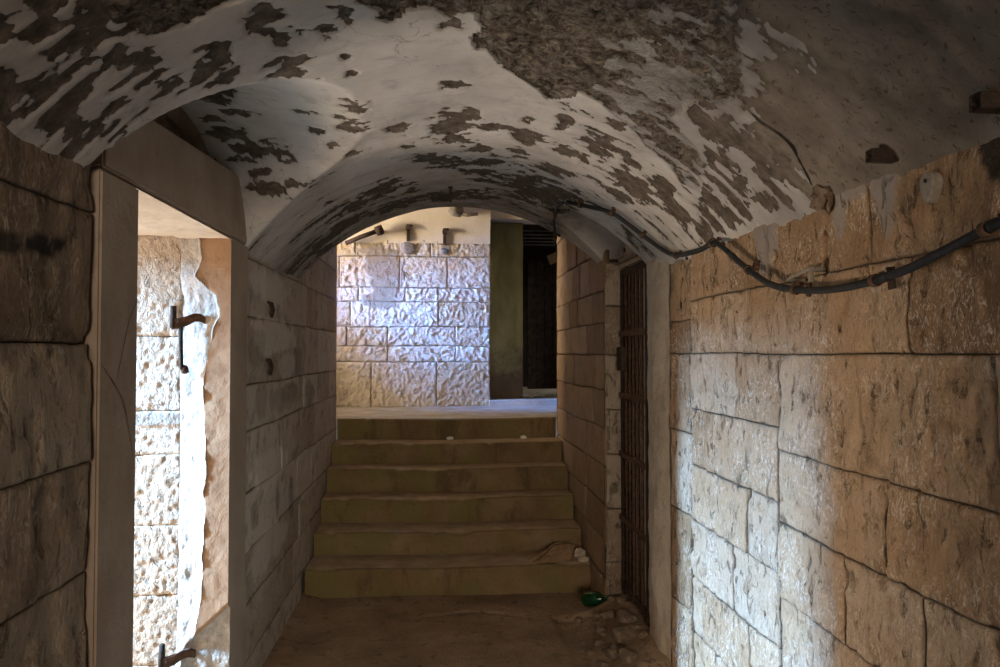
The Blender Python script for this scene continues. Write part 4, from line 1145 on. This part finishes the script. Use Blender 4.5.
# ---- green glass
k = NT('green_bottle_glass'); k.b.inputs['Transmission Weight'].default_value = .85; k.b.inputs['IOR'].default_value = 1.5
M_glass = k.finish((.03, .20, .06), None, .06, None, .5)
bt = empty('green_bottle', (.945, 4.60, .0)); tag(bt, 'broken green glass bottle lying at the foot of the stairs on the right', 'bottle')
prof = [(.0, .002), (.030, .0), (.042, .006), (.045, .03), (.045, .085), (.040, .105), (.024, .125), (.016, .14)]
bm = bmesh.new(); rings = []
for r_, h_ in prof[1:]:
    rings.append([bm.verts.new((r_ * math.cos(2 * PI * i / 24), r_ * math.sin(2 * PI * i / 24), h_)) for i in range(24)])
for a_, b_ in zip(rings, rings[1:]):
    for i in range(24): bm.faces.new((a_[i], a_[(i + 1) % 24], b_[(i + 1) % 24], b_[i]))
bm.faces.new(rings[0][::-1])
o = bm_obj('body', bm, M_glass, bt, True); m = o.modifiers.new('thick', 'SOLIDIFY'); m.thickness = .003
bm = bmesh.new(); add_tube(bm, [(0, 0, .138), (0, 0, .165), (0, 0, .18)], .0145, 16, rad=[.0165, .0145, .0175], cap=False); o = bm_obj('neck', bm, M_glass, bt, True); m = o.modifiers.new('thick', 'SOLIDIFY'); m.thickness = .003
bt.rotation_euler = (math.radians(14), math.radians(78), math.radians(-24)); bt.location = (.885, 4.525, floor_at(.91, 4.525) + .050); bt.scale = (1, 1, 1)

# ---- rubble at the foot of the gate
RUB_ = [(.97, 3.90, .07), (1.03, 4.05, .06), (.90, 4.10, .036), (.965, 4.21, .048), (1.06, 4.29, .034), (.90, 3.80, .05), (.95, 3.70, .058), (.86, 3.98, .035), (1.06, 3.82, .034), (.93, 4.32, .035), (1.03, 4.385, .030), (.83, 3.74, .03), (.89, 4.22, .028), (.80, 3.90, .025), (.905, 4.055, .022), (.82, 4.36, .026)]
LBL = ['large blocky stone in the rubble before the gate', 'angular stone against the bottom of the gate bars', 'mid sized stone on the slope of the rubble before the gate', 'rounded stone near the far end of the gate foot', 'stone tucked under the far gate stile', 'stone at the near lower edge of the rubble', 'big stone beside the foot of the plastered pier', 'small stone at the toe of the rubble bank', 'stone between the pier foot and the gate', 'small stone near the broken bottle, on the rubble bank', 'stone in the corner of the gate reveal', 'small stone on the floor in front of the pier', 'pebble on the rubble bank facing the stairs', 'pebble on the floor short of the rubble', 'small stone just past the large blocky stone, on the stairs side', 'small stone on the floor just before the green bottle']
for i, (x, y, s) in enumerate(RUB_):
    bm = bmesh.new(); add_lump(bm, (0, 0, 0), (s * 1.1, s, s * .62), i + 3, 3, .3)
    o = bm_obj('rubble_stone', bm, M_stone_bit, None); o.location = (x, y, floor_at(x, y) + s * .30 ); o.rotation_euler = (0, 0, i * 1.3)
    tag(o, LBL[i], 'stone', 'rubble at the foot of the gate')
bm = bmesh.new(); rg = random.Random(9)
for i in range(260):
    x = rg.uniform(-.8, 1.05) if i % 3 == 0 else rg.uniform(.72, 1.06); y = rg.uniform(2.9, 4.78) if i % 3 == 0 else rg.uniform(3.55, 4.5); s = rg.uniform(.004, .014)
    if any(math.hypot(x - q[0], y - q[1]) < q[2] * 1.25 + s * 1.3 for q in RUB_) or math.hypot(x - .93, y - 4.53) < .22: continue
    add_lump(bm, (x, y, floor_at(x, y) + s * .3), (s * 1.2, s, s * .6), i, 1, .3)
o = bm_obj('stone_crumbs', bm, M_stone_bit, None); tag(o, 'fine stone crumbs scattered over the dirty floor', 'debris', None, 'stuff')

# ================================================================== light
def area(name, loc, target, sx, sy, watts, col, spread=180):
    l = bpy.data.lights.new(name, 'AREA'); l.shape = 'RECTANGLE'; l.size = sx; l.size_y = sy; l.energy = watts; l.color = col; l.spread = math.radians(spread)
    o = bpy.data.objects.new(name, l); COL.objects.link(o); o.location = loc
    d = Vector(target) - Vector(loc); o.rotation_euler = d.to_track_quat('-Z', 'Y').to_euler()
    return o
L = LIGHTS
for n_, a_ in L.items(): area(n_, *a_)
w = bpy.data.worlds.new('World'); S.world = w; w.use_nodes = True
bg = w.node_tree.nodes['Background']; bg.inputs[0].default_value = (*WORLD[0], 1); bg.inputs[1].default_value = WORLD[1]

# ================================================================== camera
cd = bpy.data.cameras.new('Camera'); cam = bpy.data.objects.new('Camera', cd); COL.objects.link(cam); S.camera = cam
cd.sensor_width = 36; cd.lens = 740 / 1000 * 36; cd.clip_start = .02
cam.location = (0, 0, 1.57)
cam.rotation_euler = (math.radians(90) + math.atan(18.5 / 740), 0, -math.atan(.0811))
vs = S.view_settings; vs.view_transform = 'Standard'; vs.look = 'None'; vs.gamma = 1; vs.use_curve_mapping = False; vs.exposure = EXPOSURE
S.cycles.max_bounces = 10; S.cycles.diffuse_bounces = 6; S.cycles.use_denoising = True
